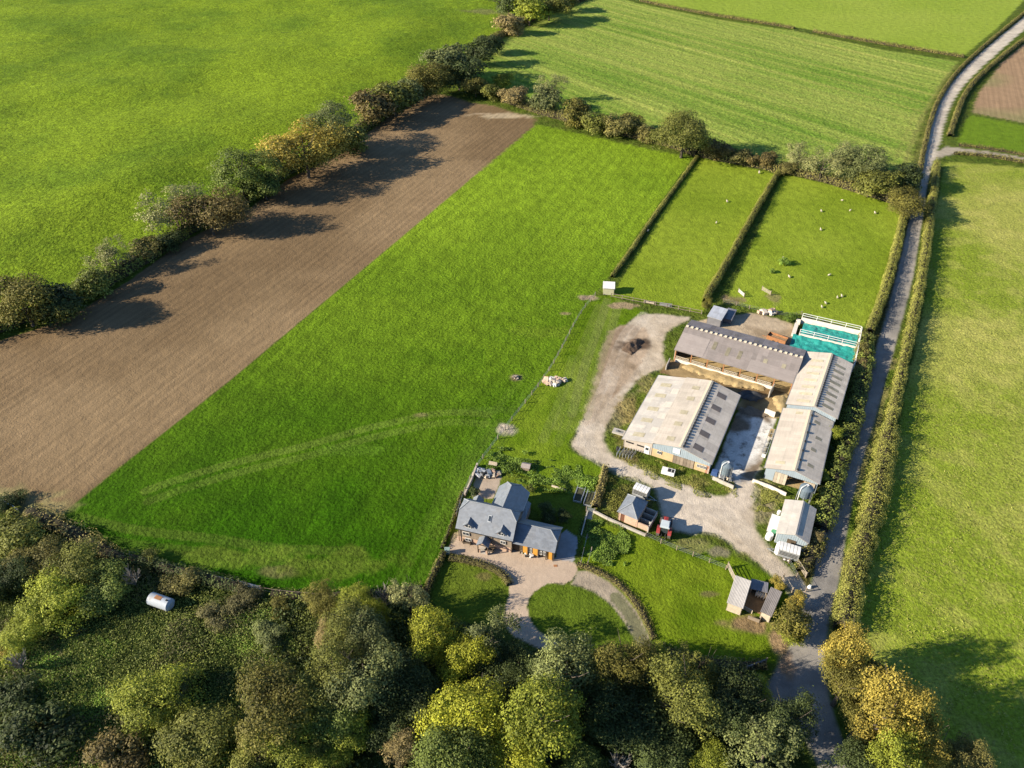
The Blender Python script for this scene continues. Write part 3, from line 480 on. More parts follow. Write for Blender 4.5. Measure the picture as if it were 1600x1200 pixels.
def hedge(pts, wid, hei, fol, label, dens=9., leaf=.34, jit=.35, seed=1, name='hedge', cat='hedge', kind=None, group=None, gaps=0.):
    """leafy bank along a line: points in photograph pixels on the ground"""
    rng = np.random.default_rng(seed); p = np.array(smooth(pl(pts), 2)); seg = np.linalg.norm(np.diff(p, axis=0), axis=1); cum = np.concatenate([[0], np.cumsum(seg)]); Ltot = cum[-1]
    n = int(Ltot*(wid + 2*hei)*dens); s = rng.random(n)*Ltot
    cx = np.interp(s, cum, p[:, 0]); cy = np.interp(s, cum, p[:, 1]); e = .4
    tx = np.interp(np.minimum(s + e, Ltot), cum, p[:, 0]) - np.interp(np.maximum(s - e, 0), cum, p[:, 0]); ty = np.interp(np.minimum(s + e, Ltot), cum, p[:, 1]) - np.interp(np.maximum(s - e, 0), cum, p[:, 1])
    L = np.hypot(tx, ty) + 1e-9; nx, ny = -ty/L, tx/L
    q = vn(s*.8, s*0 + seed, seed)*.6 + vn(s*.27, s*0, seed + 3.)*.4; q2 = vn(s*1.1, s*0 + 9, seed + 5.)
    W = wid*.5*(1 - jit*.5 + jit*q*1.2); Hh = hei*(1 - jit*.55 + jit*1.1*q2)
    a = rng.random(n)*math.pi; ca = np.cos(a); sa = np.sin(a); rad = .72 + .36*rng.random(n)
    lump = .86 + .28*vn(s*1.7 + 4, a*1.8, seed + 11.)
    off = np.sign(ca)*np.abs(ca)**.7*W*rad*lump; z = np.abs(sa)**.75*Hh*rad*lump
    c = np.stack([cx + nx*off, cy + ny*off, z + .05], 1) + unit(rng, n)*.06
    nn = np.stack([nx*ca, ny*ca, sa*1.0], 1) + unit(rng, n)*.6
    if gaps:
        k = vn(s*.16, s*0 + 2, seed + 20.) > gaps; c = c[k]; nn = nn[k]; q = q[k]; n = len(c)
    V, F = quads(c, nn, leaf, rng); tint = np.clip(q[:n]*.5 + rng.random(n)*.55, 0, 1)
    o = link(name, np_mesh(name, V, F, None, [FOL[fol]], {'tint': tint}))
    if kind: o['kind'] = kind; o['label'] = label
    else: tag(o, label, cat, group)
    ns = max(3, int(Ltot/.6)); s = np.linspace(0, Ltot, ns); cx = np.interp(s, cum, p[:, 0]); cy = np.interp(s, cum, p[:, 1])
    tx = np.gradient(cx); ty = np.gradient(cy); L = np.hypot(tx, ty) + 1e-9; nx, ny = -ty/L, tx/L
    q = vn(s*.8, s*0 + seed, seed)*.6 + vn(s*.27, s*0, seed + 3.)*.4; q2 = vn(s*1.1, s*0 + 9, seed + 5.)
    W = wid*.5*(1 - jit*.5 + jit*q*1.2)*.6; Hh = hei*(1 - jit*.55 + jit*1.1*q2)*.66; V = []
    for a_ in np.linspace(0, math.pi, 7):
        off = np.sign(math.cos(a_))*abs(math.cos(a_))**.7*W; V.append(np.stack([cx + nx*off, cy + ny*off, abs(math.sin(a_))**.75*Hh - .02], 1))
    V = np.stack(V, 1).reshape(-1, 3); F = [[i*7 + j, (i + 1)*7 + j, (i + 1)*7 + j + 1, i*7 + j + 1] for i in range(ns - 1) for j in range(6)]
    link('branches', np_mesh('branches', V, F, None, [SHADOW_CORE]), o)  # solid core added under the leaves so the hedge casts an opaque shadow
    return o
def cover(poly, n, hmax, leaf, fol, name, label, seed=1, sc=.25, thr=.0, up=.6, zmin=.05, soft=0.):
    """low growth over an area, heaped by noise"""
    rng = np.random.default_rng(seed); pw = pl(poly); xs = [a for a, _ in pw]; ys = [b for _, b in pw]
    X = rng.uniform(min(xs), max(xs), n*3); Y = rng.uniform(min(ys), max(ys), n*3); d = sdf(pw, X, Y, 2) + (vn(X*.8, Y*.8, seed) - .5)*soft
    f = fbm(X*sc, Y*sc, seed*1.7, 3); k = (d > 0) & (f > thr); X = X[k][:n]; Y = Y[k][:n]; f = f[k][:n]
    hh = hmax*sst(max(thr, .25), .8, f); z = zmin + hh*(.35 + .65*rng.random(len(X)))
    e = .25; gx = (fbm((X + e)*sc, Y*sc, seed*1.7, 3) - f)/e*hmax*1.8; gy = (fbm(X*sc, (Y + e)*sc, seed*1.7, 3) - f)/e*hmax*1.8
    nn = np.stack([-gx, -gy, np.full(len(X), up)], 1) + unit(rng, len(X))*.6
    V, F = quads(np.stack([X, Y, z], 1), nn, leaf, rng); tint = np.clip(vn(X*.5, Y*.5, seed + 2.)*.5 + rng.random(len(X))*.5, 0, 1)
    o = link(name, np_mesh(name, V, F, None, [FOL[fol]], {'tint': tint})); o['kind'] = 'stuff'; o['label'] = label; return o

# ---- wood at the bottom of the picture
G = 'trees of the wood south of the house'
WOOD = [
 ('broad','grey',885,1048,55,'rounded grey-green tree beside the lower end of the drive',1.5),
 ('fine','oak',970,1034,50,'broad olive-gold tree between the drive and the dark hollow of the wood',1.35),
 ('fine','lime',1030,1030,27,'narrow yellow-green tree below the end of the twin wheel track',1.5),
 ('wispy','olive',1092,1042,38,'open pale olive tree with feathery top below the sheep pen meadow',1.4),
 ('fine','olive',1066,1092,62,'large speckled olive tree in the middle of the right half of the wood',1.45),
 ('broad','dark',1158,1100,52,'dark green tree left of the road junction with a yellow-green neighbour',1.25),
 ('lumpy','lime',1182,1076,20,'little yellow-green tree at the edge of the road junction',1.3),
 ('fine','dark',1226,1126,52,'dark tree with pale flecked leaves overhanging the road',1.3),
 ('wispy','grey',1194,1182,58,'grey-green open tree at the bottom edge left of the road',1.3),
 ('lumpy','lime',1118,1192,34,'yellow-green tree at the bottom edge below the dark tree',1.2),
 ('lumpy','lime',846,1112,66,'tall yellow-tipped olive tree left of the dark hollow',1.6),
 ('lumpy','yellow',798,1182,44,'yellow tree cut by the bottom edge left of the tall yellow-tipped one',1.3),
 ('lumpy','green',912,1192,36,'yellow-green topped tree at the bottom edge of the dark hollow',1.0),
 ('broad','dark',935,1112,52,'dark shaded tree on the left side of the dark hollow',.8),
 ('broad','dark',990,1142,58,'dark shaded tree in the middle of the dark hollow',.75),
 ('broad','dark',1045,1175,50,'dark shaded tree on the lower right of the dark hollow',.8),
 ('lumpy','yellow',678,985,42,'brightest yellow tree, beside the front lawn of the house',1.35),
 ('lumpy','yellow',727,1020,36,'bright yellow-green tree just below the brightest yellow one',1.25),
 ('wispy','grey',770,996,46,'grey-green open tree beside the foot of the front lawn',1.15),
 ('lumpy','yellow',735,1106,53,'large round yellow-olive tree in the middle of the wood',1.45),
 ('broad','green',700,1176,58,'mid green tree at the bottom edge under the large round yellow-olive one',1.25),
 ('wispy','pale',640,930,31,'pale upright tree against the green field at the corner of the front lawn',1.5),
 ('lumpy','lime',556,932,24,'small yellow-olive tree at the lower edge of the green field',1.5),
 ('fine','olive',544,968,46,'pale olive tree below the small yellow-olive one at the field edge',1.35),
 ('broad','grey',573,988,42,'grey-green tree right of the pale olive one near the field edge',1.35),
 ('lumpy','yellow',589,955,19,'small yellow top sticking out beside the bare grey tree',2.2),
 ('broad','oak',498,940,27,'brown-green tree at the field edge right of the white gate',1.1),
 ('fine','tan',507,995,26,'pinkish brown pale tree left of the pale olive tree',1.2),
 ('fine','olive',520,1040,52,'olive tree with grey cast in the left middle of the wood',1.35),
 ('broad','grey',570,1052,55,'large grey-green tree in the centre left of the wood',1.45),
 ('wispy','grey',632,1032,34,'pale feathery tree at the left rim of the darkest gap',1.1),
 ('broad','olive',487,1088,48,'olive tree below the tree with grey cast',1.2),
 ('broad','oak',437,1100,60,'large rounded olive-brown tree at the left end of the tall wood',1.2),
 ('broad','green',530,1102,48,'green olive tree between the rounded olive-brown one and the shaded trees',1.25),
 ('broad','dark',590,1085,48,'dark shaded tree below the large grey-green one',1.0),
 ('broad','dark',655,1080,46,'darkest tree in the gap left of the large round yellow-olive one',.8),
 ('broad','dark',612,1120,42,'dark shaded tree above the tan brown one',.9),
 ('lumpy','lime',548,1145,36,'yellow-green tree right of the slim olive one near the bottom edge',1.2),
 ('lumpy','lime',464,1160,46,'yellow-green spreading tree near the bottom edge under the olive-brown one',1.1),
 ('fine','olive',502,1162,30,'slim olive tree between two yellow-green ones near the bottom edge',1.3),
 ('wispy','tan',622,1178,38,'tan brown thin-leaved tree at the bottom edge',1.15),
 ('lumpy','lime',515,1200,30,'yellow-green crown cut by the bottom edge below the slim olive one',1.0),
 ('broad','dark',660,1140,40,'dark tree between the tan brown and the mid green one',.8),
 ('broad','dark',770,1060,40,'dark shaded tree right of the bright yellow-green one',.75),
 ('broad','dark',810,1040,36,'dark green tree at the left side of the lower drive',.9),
 ('broad','olive',400,1185,42,'olive tree at the bottom edge left of the yellow-green spreading one',.9),
]
for p_, f_, px, py, r_, lab, zf in WOOD: tree(p_, f_, px, py, r_, lab, 'tree', G, zf, wide=1.18)
for px, py, r_, lab in [(600,932,30,'bare grey twiggy tree at the edge of the green field'), (205,900,24,'bare pale dead tree left of the white tank'), (968,1190,30,'bare grey branches at the bottom edge of the dark hollow'), (775,1035,20,'bare pale branches below the front lawn'), (25,1030,26,'bare pale branches at the left edge below the orange bush'), (790,1145,20,'bare branch tips left of the tall yellow-tipped tree')]:
    tree('bare', '', px, py, r_, lab, 'bare tree', 'bare trees in the wood', 1.2)
GS = 'bushes of the scrub left of the wood'
for p_, f_, px, py, r_, lab, zf in [
 ('lumpy','lime',240,1100,56,'large yellow-green bush below the shaded bank',.8), ('broad','olive',322,1160,62,'olive bush right of the brown one at the bottom edge',.8),
 ('bush','grey',280,1078,32,'pale olive bush tucked against the large yellow-green one',.8),
 ('bush','rust',188,1178,44,'brown bush at the bottom edge',.8), ('bush','dark',65,1140,58,'dark grey-green bush near the lower left corner',.7),
 ('lumpy','lime',78,945,50,'yellow-green bush in the left of the scrub',.95), ('lumpy','olive',112,892,46,'olive-yellow bush under the earth bank',.95),
 ('broad','green',158,915,46,'dark green bush left of the dead tree',.9), ('lumpy','lime',32,992,36,'yellow-green bush at the left edge',.8),
 ('bush','gold',4,1012,26,'orange bush at the left edge',.8), ('broad','hedge',52,878,42,'olive brown bush near the left edge under the field corner',.8),
 ('bush','hedge',285,912,32,'grey-brown bush behind the white tank',.9), ('bush','olive',22,838,42,'olive bush near the corner of the ploughed field',.8),
 ('broad','dark',4,905,38,'dark bush at the left edge',.9), ('bush','bramble',338,962,30,'brown bramble bush right of the white tank',.7),
 ('bush','grey',417,990,30,'pale rounded bush in the open scrub',.75), ('bush','olive',232,878,24,'small olive bush along the field edge above the tank',.9),
 ('bush','bramble',378,938,30,'brown bramble heap below the white field gate',.6), ('bush','dark',15,1090,40,'dark bush at the left edge above the corner',.7), ('bush','oak',440,950,22,'low brown-green bush at the field edge beside the gate',.7),
 ('bush','dark',10,785,28,'dark bush at the lower corner of the ploughed field',.8),]:
    tree(p_, f_, px, py, r_*(.85 if r_ < 33 else 1), lab, 'bush', GS, zf*(.55 if r_ < 33 else .62), .7 if r_ < 33 else .8, bush=True, wide=1.15)
cover([(-300,790),(60,812),(205,876),(300,902),(430,932),(560,930),(650,925),(560,1010),(470,1040),(420,1220),(-300,1300)], 95000, 1.1, .24, 'hedgegreen', 'undergrowth', 'tangled green undergrowth covering the scrub', 3, .16)
cover([(-300,790),(60,812),(205,876),(300,902),(430,932),(560,930),(560,1010),(470,1040),(420,1220),(-300,1300)], 40000, 1.6, .24, 'bramble', 'bramble_patch', 'brown bramble patches in the scrub', 8, .12, .52)
cover([(-300,940),(60,950),(205,1000),(330,960),(430,942),(480,1010),(420,1220),(-300,1300)], 60000, .6, .22, 'nettle', 'weed_patch', 'bright green weeds on the scrub floor', 12, .1, .42)
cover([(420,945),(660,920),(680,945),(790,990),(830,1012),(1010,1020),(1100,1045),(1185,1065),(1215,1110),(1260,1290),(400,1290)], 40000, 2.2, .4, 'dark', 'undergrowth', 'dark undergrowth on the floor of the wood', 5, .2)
# ---- golden thicket right of the road
GG = 'trees of the golden thicket right of the road'
for p_, f_, px, py, r_, lab, zf in [
 ('lumpy','gold',1322,1022,36,'pale golden tree at the top of the thicket by the road',1.3), ('broad','oak',1318,1066,38,'brown-gold tree under the pale golden one by the road',1.0),
 ('fine','olive',1375,1092,38,'olive tree on the field side of the thicket',1.0), ('lumpy','gold',1392,1116,52,'biggest yellow-gold tree of the thicket',1.15),
 ('lumpy','gold',1430,1142,38,'yellow-gold tree right of the biggest one',1.1), ('broad','oak',1342,1125,38,'brown shaded tree between the road and the biggest gold one',.9),
 ('lumpy','lime',1405,1186,46,'yellow-olive tree at the bottom edge of the thicket',1.0), ('fine','gold',1455,1178,38,'orange-gold tree at the bottom edge of the thicket',1.0),
 ('bush','grey',1368,1058,22,'grey-green bush on the field side of the pale golden tree',.8), ('broad','dark',1340,1185,42,'dark shaded tree beside the road at the bottom edge',.8),
 ('broad','hedge',1500,1178,32,'dull brown tree on the field side near the bottom edge',.9), ('bush','tan',1530,1198,28,'tan bush at the lower right end of the thicket',.8),
 ('broad','oak',1352,1050,26,'small brown tree behind the pale golden one',.9)]:
    tree(p_, f_, px, py, r_, lab, 'bush' if p_ == 'bush' else 'tree', GG, zf*1.75, wide=1.15)
# ---- tree line along the ploughed field
GD = 'trees along the ploughed field'
for p_, f_, px, py, r_, lab, zf in [
 ('broad','oak',35,468,45,'leftmost tree of the line, a broad orange-tinged oak',1.05), ('far','dark',95,470,32,'dark tree right of the leftmost oak',1.0), ('far','hedgegreen',145,445,24,'low hawthorn between the dark tree and the pale willow',.8),
 ('wispy','pale',180,402,28,'small pale willow standing alone in the line',1.05), ('far','hedge',224,388,21,'brownish hawthorn right of the small pale willow',.8), ('far','dark',262,378,17,'low dark hawthorn beside the big pale willow',.8),
 ('wispy','pale',270,322,40,'big pale grey-green willow next to the rusty oak',1.05), ('broad','rust',324,325,42,'rusty dark oak touching the big pale willow',1.05), ('fine','green',374,264,46,'large leafy green ash in the middle of the line',1.1),
 ('far','green',412,288,26,'small green tree between the ash and the great oak',.9), ('broad','gold',474,226,50,'great golden-brown oak, the largest of the line',1.05), ('fine','grey',520,192,40,'grey-green round tree behind the great oak',1.1),
 ('far','olive',548,216,26,'olive tree in front of the grey-green round one',.9), ('far','rust',580,164,30,'rust-brown tree beyond the grey-green round one',1.05), ('far','olive',615,150,29,'olive tree beyond the rust-brown one',1.0),
 ('far','grey',641,142,22,'grey tree between the olive and the dull oak',1.0), ('broad','oak',663,121,29,'dull brown oak near the far corner of the ploughed field',1.1), ('far','grey',702,90,32,'grey-olive tree past the corner of the ploughed field',1.05),
 ('far','dark',717,110,29,'dark green tree at the corner of the ploughed field',1.0), ('far','dark',746,79,22,'dark tree on the bend of the line',1.0), ('far','dark',767,66,18,'last dark tree before the low brown hedge',1.0),
 ('far','oak',743,132,18,'small golden-green tree at the start of the cross hedge',1.0), ('far','tan',800,36,20,'tan bush in the low brown hedge near the top edge',.8), ('far','lime',828,14,24,'light green tree near the top edge',1.0),
 ('far','olive',858,8,22,'olive tree near the top edge right of the light green one',1.0), ('far','dark',795,4,20,'dark tree at the top edge',1.0), ('far','olive',885,0,17,'small olive tree at the top edge right end',1.0)]:
    tree(p_, f_, px, py + r_*.12, r_*1.15, lab, 'tree', GD, zf*.8, wide=1.25)
# ---- cross hedgerow above the green field
GR = 'trees and bushes of the cross hedgerow'
for p_, f_, px, py, r_, lab, zf in [
 ('far','lime',784,129,15,'yellow-olive bush at the left end of the cross hedgerow',.8), ('far','olive',769,145,14,'low olive bush at the corner of the ploughed field',.7), ('far','tan',806,150,20,'pinkish grey bush above the pale bare soil',.7),
 ('far','grey',850,157,22,'grey-olive bush above the tip of the green field',.75), ('wispy','pale',862,136,22,'sparse pale tree behind the grey-olive bush',1.0), ('far','oak',904,180,22,'rusty olive bush at the top of the green field',.75),
 ('far','olive',928,193,18,'olive bush right of the rusty olive one',.75), ('far','hedge',964,198,19,'dull brown bush in the middle of the cross hedgerow',.75), ('far','oak',986,193,18,'golden-olive bush left of the big grey-green tree',.8),
 ('far','hedge',1012,210,15,'small dull bush close to the big grey-green tree',.75), ('broad','olive',1070,207,37,'big grey-green tree at the head of the paddock hedge',1.0), ('far','olive',1033,213,14,'small olive bush against the big grey-green tree',.75),
 ('far','rust',1114,232,18,'rust bush right of the big grey-green tree',.75), ('far','rust',1130,238,14,'second rust bush right of the big grey-green tree',.75), ('far','hedge',1156,244,15,'brown bush above the left paddock',.75),
 ('far','rust',1177,250,12,'small rusty bush above the left paddock',.75), ('far','rust',1198,252,14,'rusty bush at the right end above the left paddock',.75), ('wispy','pale',1249,243,22,'sparse pale tree left of the pale willow clump',.9),
 ('wispy','pale',1286,258,28,'pale willow above the sheep paddock, left of the clump',.85), ('fine','pale',1316,250,28,'pale willow in the middle of the clump above the sheep paddock',.9), ('fine','grey',1354,252,36,'tallest pale willow above the sheep paddock',.95),
 ('far','olive',1362,288,24,'green willow in front of the tallest pale one',.8), ('far','olive',1399,282,21,'olive bush between the willows and the lane',.8), ('far','dark',1417,280,22,'dark oak leaning over the lane',1.0),
 ('broad','oak',1424,316,28,'golden-olive oak overhanging the lane',.9), ('far','hedge',1228,264,11,'small brown bush at the head of the middle paddock hedge',.75), ('far','hedgegreen',1340,272,18,'low green bush under the pale willows',.7)]:
    tree(p_, f_, px, py, r_*1.1, lab, 'tree', GR, zf, bush=zf < .79, wide=1.3)
# ---- hedges
HG = 'field hedges'
hedge(hedge_mid[:11], 5.5, 4.0, 'hedgegreen', 'low dark hedge under the tree line along the ploughed field', 6, .5, .5, 1)
hedge([(675,134),(720,108),(760,72),(800,46),(850,23),(910,1),(960,-20)], 5, 3.4, 'hedge', 'tall brown hedge running to the top edge beyond the ploughed field', 5, .6, .5, 2)
hedge([(640,-6),(700,1),(760,6),(790,10)], 4, 3.2, 'dark', 'dark hedge along the far side of the large meadow', 4, .6, .5, 3)
hedge(row2[:6], 4.6, 3.6, 'hedge', 'brown hedge between the green field and the striped crop field', 6, .45, .5, 4)
hedge(row2[5:], 4.0, 3.2, 'hedge', 'hedge along the heads of the two paddocks', 6, .45, .5, 5)
hedge([(1091,244),(1060,288),(1025,335),(985,395),(956,434)], 1.2, 1.15, 'roadhedge', 'thin clipped hedge on the left of the left paddock', 44, .22, .45, 6)
hedge([(1216,272),(1190,315),(1160,368),(1135,415),(1110,455),(1100,474)], 1.7, 1.9, 'roadhedge', 'brown hedge between the two paddocks', 44, .22, .5, 7)
hedge([(1412,335),(1398,400),(1376,475),(1357,522)], 2.3, 2.2, 'roadhedge', 'brown hedge between the sheep paddock and the lane', 36, .24, .3, 8)
hedge([(1352,532),(1347,590),(1336,640),(1322,690),(1308,740),(1293,790),(1282,830)], 3.6, 2.4, 'hedgegreen', 'overgrown dark hedge between the barns and the lane', 20, .34, .55, 9)
hedge([(1278,838),(1266,868),(1252,898)], 3.2, 1.8, 'hedge', 'brown bushy hedge beside the white shed at the lane corner', 16, .3, .5, 10)
hedge([(1313,990),(1322,960),(1332,900),(1356,825),(1375,740),(1386,680)], 3.8, 3.0, 'roadhedge', 'broad olive hedge along the right of the lane, nearest stretch', 40, .22, .5, 11)
hedge([(1387,676),(1392,650),(1404,595),(1424,505),(1436,450),(1450,355),(1461,262)], 2.3, 3.0, 'roadhedge', 'brown hedge along the right of the lane beyond the barns', 26, .25, .5, 12)
hedge([(1428,318),(1437,262),(1455,180),(1473,143),(1495,113),(1538,72),(1600,22),(1680,-45)], 1.7, 1.5, 'hedge', 'thin dark hedge on the left of the far road', 10, .4, .35, 13)
hedge([(1483,214),(1490,190),(1508,143),(1550,102),(1604,60),(1690,-5)], 2.0, 1.9, 'hedge', 'brown hedge between the far road and the stubble field', 10, .4, .35, 14)
hedge([(1000,2),(1060,15),(1130,27),(1180,35),(1241,45)], 1.8, 1.5, 'hedge', 'long thin hedge at the top of the striped crop field', 7, .5, .4, 15)
hedge([(1270,50),(1340,63),(1400,73),(1506,90)], 1.8, 1.5, 'hedge', 'thin hedge at the top right of the striped crop field', 7, .5, .4, 16)
hedge([(1498,228),(1530,231),(1600,243),(1700,262)], 1.2, 1.1, 'hedge', 'low hedge on the far side of the side lane', 9, .4, .4, 17)
hedge([(1490,241),(1530,243),(1600,254),(1700,274)], 1.6, 1.3, 'hedge', 'low hedge on the near side of the side lane', 9, .4, .4, 18)
hedge([(702,873),(735,878),(768,888),(790,902),(796,915)], 1.5, 1.0, 'hedge', 'clipped curved hedge between the drive and the front lawn', 40, .17, .2, 19)
hedge([(695,864),(685,884),(672,910),(664,935)], 1.2, 1.2, 'hedge', 'hedge between the front lawn and the green field', 18, .26, .35, 20)
hedge([(946,733),(941,755),(935,778),(929,795)], 1.5, 1.4, 'dry', 'straw coloured hedge between the garden and the farm track', 22, .25, .3, 21)
hedge([(902,882),(935,893),(966,911),(990,936),(1007,962),(1022,1000)], 1.4, .6, 'hedge', 'dry grassy bank along the outside of the drive', 34, .17, .5, 22, 'grass_bank', 'bank')
hedge([(45,802),(100,825),(150,855),(195,880)], 3.6, 1.5, 'dry', 'bank of dead brown stems under the corner of the green field', 12, .3, .5, 23, 'brush_bank', 'bank')
hedge([(205,875),(300,902),(378,920)], 2.4, 1.8, 'dark', 'dark hedge at the foot of the green field left of the white gate', 12, .34, .5, 24)
hedge([(425,930),(500,935),(560,930),(660,922)], 2.0, 1.2, 'hedgegreen', 'low hedge at the foot of the green field right of the white gate', 12, .32, .5, 25)
hedge([(1020,1012),(1080,1032),(1140,1042),(1195,1040)], 2.2, 1.0, 'bramble', 'low scrubby hedge at the bottom of the meadow with the sheep pen', 12, .3, .5, 26)
hedge([(690,858),(703,828),(712,800),(722,770)], .8, .8, 'hedgegreen', 'narrow strip of weeds along the fence beside the house', 16, .25, .5, 27, 'weed_strip', 'weeds', 'stuff')
# ---- single bushes round the farm
GB = 'bushes round the farm'
for p_, f_, px, py, r_, lab, zf in [
 ('bush','oak',1232,970,34,'large gold and brown bush beside the sheep pen at the junction',.9), ('bush','gold',1246,940,18,'golden top of the bush nearest the junction',.9), ('bush','lime',1240,995,20,'yellow-green bush at the road edge below the large one',.8),
 ('bush','gold',1216,912,13,'small golden bush above the pen shelter',.8), ('bush','lime',1302,676,15,'yellow-green bush growing against the lower long barn',1.3), ('bush','lime',1288,742,12,'small yellow-green bush by the corner of the lower long barn',1.3),
 ('bush','olive',1284,765,11,'olive bush beside the large feed silo',.9), ('bush','tan',1272,838,14,'tan dead bush beside the white shed',.9), ('bush','hedge',1352,548,16,'brown bush at the right end of the silage clamp',.8), ('bush','tan',1345,572,14,'tan bush right of the upper long barn',.8),
 ('bush','hedge',1350,525,13,'brown bush at the upper right corner of the silage clamp',.8), ('bush','nettle',1236,497,10,'green bush at the left back corner of the silage clamp',.8), ('bush','oak',1106,474,11,'golden bush beside the tin shed',.9),
 ('small','nettle',1224,408,9,'nettle clump in the sheep paddock',.5), ('small','nettle',1208,424,5,'small nettle clump in the sheep paddock',.5), ('small','hedgegreen',828,762,8,'round shrub on the back lawn of the house',.7),
 ('bush','dark',857,802,19,'dark shrub bed behind the low wing of the house',.55), ('bush','dark',880,806,14,'dark shrub at the right end of the bed behind the low wing',.6), ('small','dark',744,768,9,'dark shrub at the back corner of the house',.7),
 ('small','hedgegreen',806,852,6,'potted shrub at the corner between house and low wing',.7), ('bush','dark',1290,700,11,'dark bush under the yellow-green one by the lane',.7), ('small','olive',1284,850,9,'olive bush at the lane side of the white shed',.8),
 ('bush','oak',1160,362,7,'bushy top in the middle of the paddock hedge',1.2), ('small','hedge',1316,715,9,'low brown bush in the barn hedge',.7)]:
    tree(p_, f_, px, py, r_, lab, 'bush', GB, zf, bush=True)
cover([(770,700),(850,722),(945,742),(938,772),(880,770),(800,745),(760,730)], 9000, .9, .26, 'nettle', 'vegetable_bed', 'leafy overgrown vegetable bed behind the house', 21, .35, .3, soft=1)
cover([(918,812),(960,828),(985,850),(965,885),(925,880),(905,870)], 9000, .6, .26, 'nettle', 'weed_patch', 'leafy weeds in the corner of the lower meadow', 22, .4, .3, soft=1.5)
cover([(950,745),(985,745),(1015,770),(1010,800),(962,815),(940,800)], 6000, .5, .2, 'olive', 'rough_grass', 'dry rough grass round the slate roofed stable', 23, .5, .38, soft=1)
cover([(1032,748),(1075,765),(1110,777),(1140,778),(1150,760),(1110,748),(1060,735),(980,712),(968,720)], 7000, .3, .16, 'tuft', 'rough_grass', 'rough grass strip in front of the main barn', 24, .5, .4, soft=1)
cover([(1180,755),(1225,770),(1215,790),(1180,800)], 3000, .3, .16, 'tuft', 'rough_grass', 'dry grass below the wall of the lower long barn', 25, .5, .35, soft=1)
cover([(1345,935),(1395,740),(1440,500),(1600,520),(1700,1250),(1480,1250),(1330,1010)], 12000, .16, .24, 'tuft', 'grass_tufts', 'dry tufts scattered over the right pasture', 26, .35, .57, up=.8, zmin=.03)
# ================================================================ BUILDINGS
M_ROOFW = mat('pale_fibre_cement_roof', (.455, .405, .345), .9, .10, .5, .08, 9, True, stain=(.42, .38, .32), streak=-.08)
M_ROOFL = mat('lightened_fibre_cement_roof', (.51, .46, .395), .9, .12, .5, .1, 9, True, stain=(.42, .38, .33), streak=-.08)  # same cement as the pale roof, colour lightened for slopes turned from the sun
M_ROOFN = mat('brownish_fibre_cement_roof', (.27, .235, .215), .9, .12, .5, .1, 9, True, stain=(.27, .23, .21), streak=.08)
M_RIDGE = mat('ridge_cap_cement', (.56, .49, .37), .9, .15, 2, .1, 12)
M_SKYL = mat('dirty_rooflight', (.36, .32, .22), .6, .25, 1.2, .15, 10, True)
M_SKYD = mat('dark_rooflight', (.17, .14, .12), .5, .2, 1.2, .15, 10, True)
M_BLUE = mat('pale_blue_cladding', (.33, .395, .44), .7, .1, .8, .06, 9, True, streak=0)
M_BLOCK = mat('pale_block_wall', (.46, .40, .34), .9, .15, 1, .12, 8)
M_YBLOCK = mat('ochre_block_wall', (.55, .40, .22), .9, .15, 1, .12, 8)
M_BRICK = mat('red_brick', (.42, .22, .14), .9, .2, 2, .25, 16)
M_PBRICK = mat('pinkish_brick', (.52, .36, .26), .9, .15, 2, .2, 16, True)
M_WOOD = mat('weathered_boards', (.25, .20, .15), .9, .25, 2, .2, 12, True)
M_TIMBER = mat('dark_timber', (.10, .075, .05), .9, .25, 2, .2, 12)
M_PALEW = mat('pale_timber', (.50, .43, .33), .9, .2, 2, .15, 12, True)
M_WHITE = mat('white_paint', (.76, .75, .72), .6, .08, 2, .05, 10, True)
M_DARK = mat('opening_shade_black', (.02, .02, .022), .8, .1, 2, .1, 10)  # near-black on solid boxes: the shade inside gaps and vents as colour
M_GLASS = mat('window_glass', (.04, .05, .06), .12, .1, 2, .05, 10, spec=.6)
M_STEEL = mat('galvanised_steel', (.52, .54, .55), .45, .12, 2, .1, 12, metal=.6, tone=True)
M_SLATE = mat('slate', (.165, .185, .215), .5, .12, .8, .1, 14, True, stain=(.20, .21, .225), spec=.75)
M_LEAD = mat('lead_ridge', (.24, .26, .28), .7, .12, 2, .1, 12)
M_CONC = mat('concrete', (.44, .41, .36), .9, .14, 1, .12, 9, True, stain=(.34, .31, .26))
M_WCONC = mat('whitened_concrete', (.72, .66, .57), .9, .1, 1, .1, 9, stain=(.58, .52, .44))
M_OCHRE = mat('ochre_door_paint', (.62, .31, .05), .7, .12, 2, .08, 10)
M_BROWN = mat('brown_door', (.16, .07, .04), .7, .15, 2, .1, 10)
M_RUST = mat('rusty_steel', (.34, .16, .07), .9, .3, 2, .25, 10, tone=True)
M_RED = mat('red_tractor_paint', (.28, .035, .03), .45, .12, 2, .08, 10, spec=.5)
M_TYRE = mat('dusty_tyre', (.11, .095, .085), .95, .25, 4, .2, 14)
M_SILO = mat('grey_blue_silo', (.13, .17, .20), .5, .1, 1.2, .06, 10, True, spec=.5)
M_STRAW = mat('straw', (.42, .31, .15), 1, .25, 1.5, .35, 9, bumpd=.12)
M_TARP = mat('black_sheet', (.035, .035, .035), .55, .3, 1.5, .2, 6, spec=.5)
M_TEAL = mat('teal_sheet', (.018, .28, .24), .6, .2, .9, .22, 5, stain=(.05, .40, .35), bumpd=.15, spec=.35)
M_FLEECE = mat('fleece', (.50, .44, .34), 1, .12, 6, .12, 20)
M_BLACK = mat('black_rubber', (.03, .03, .03), .8, .2, 3, .1, 14)
M_GREENP = mat('green_plastic', (.10, .34, .18), .6, .12, 2, .08, 12)
M_BLUEP = mat('blue_plastic', (.05, .10, .25), .6, .12, 2, .08, 12)
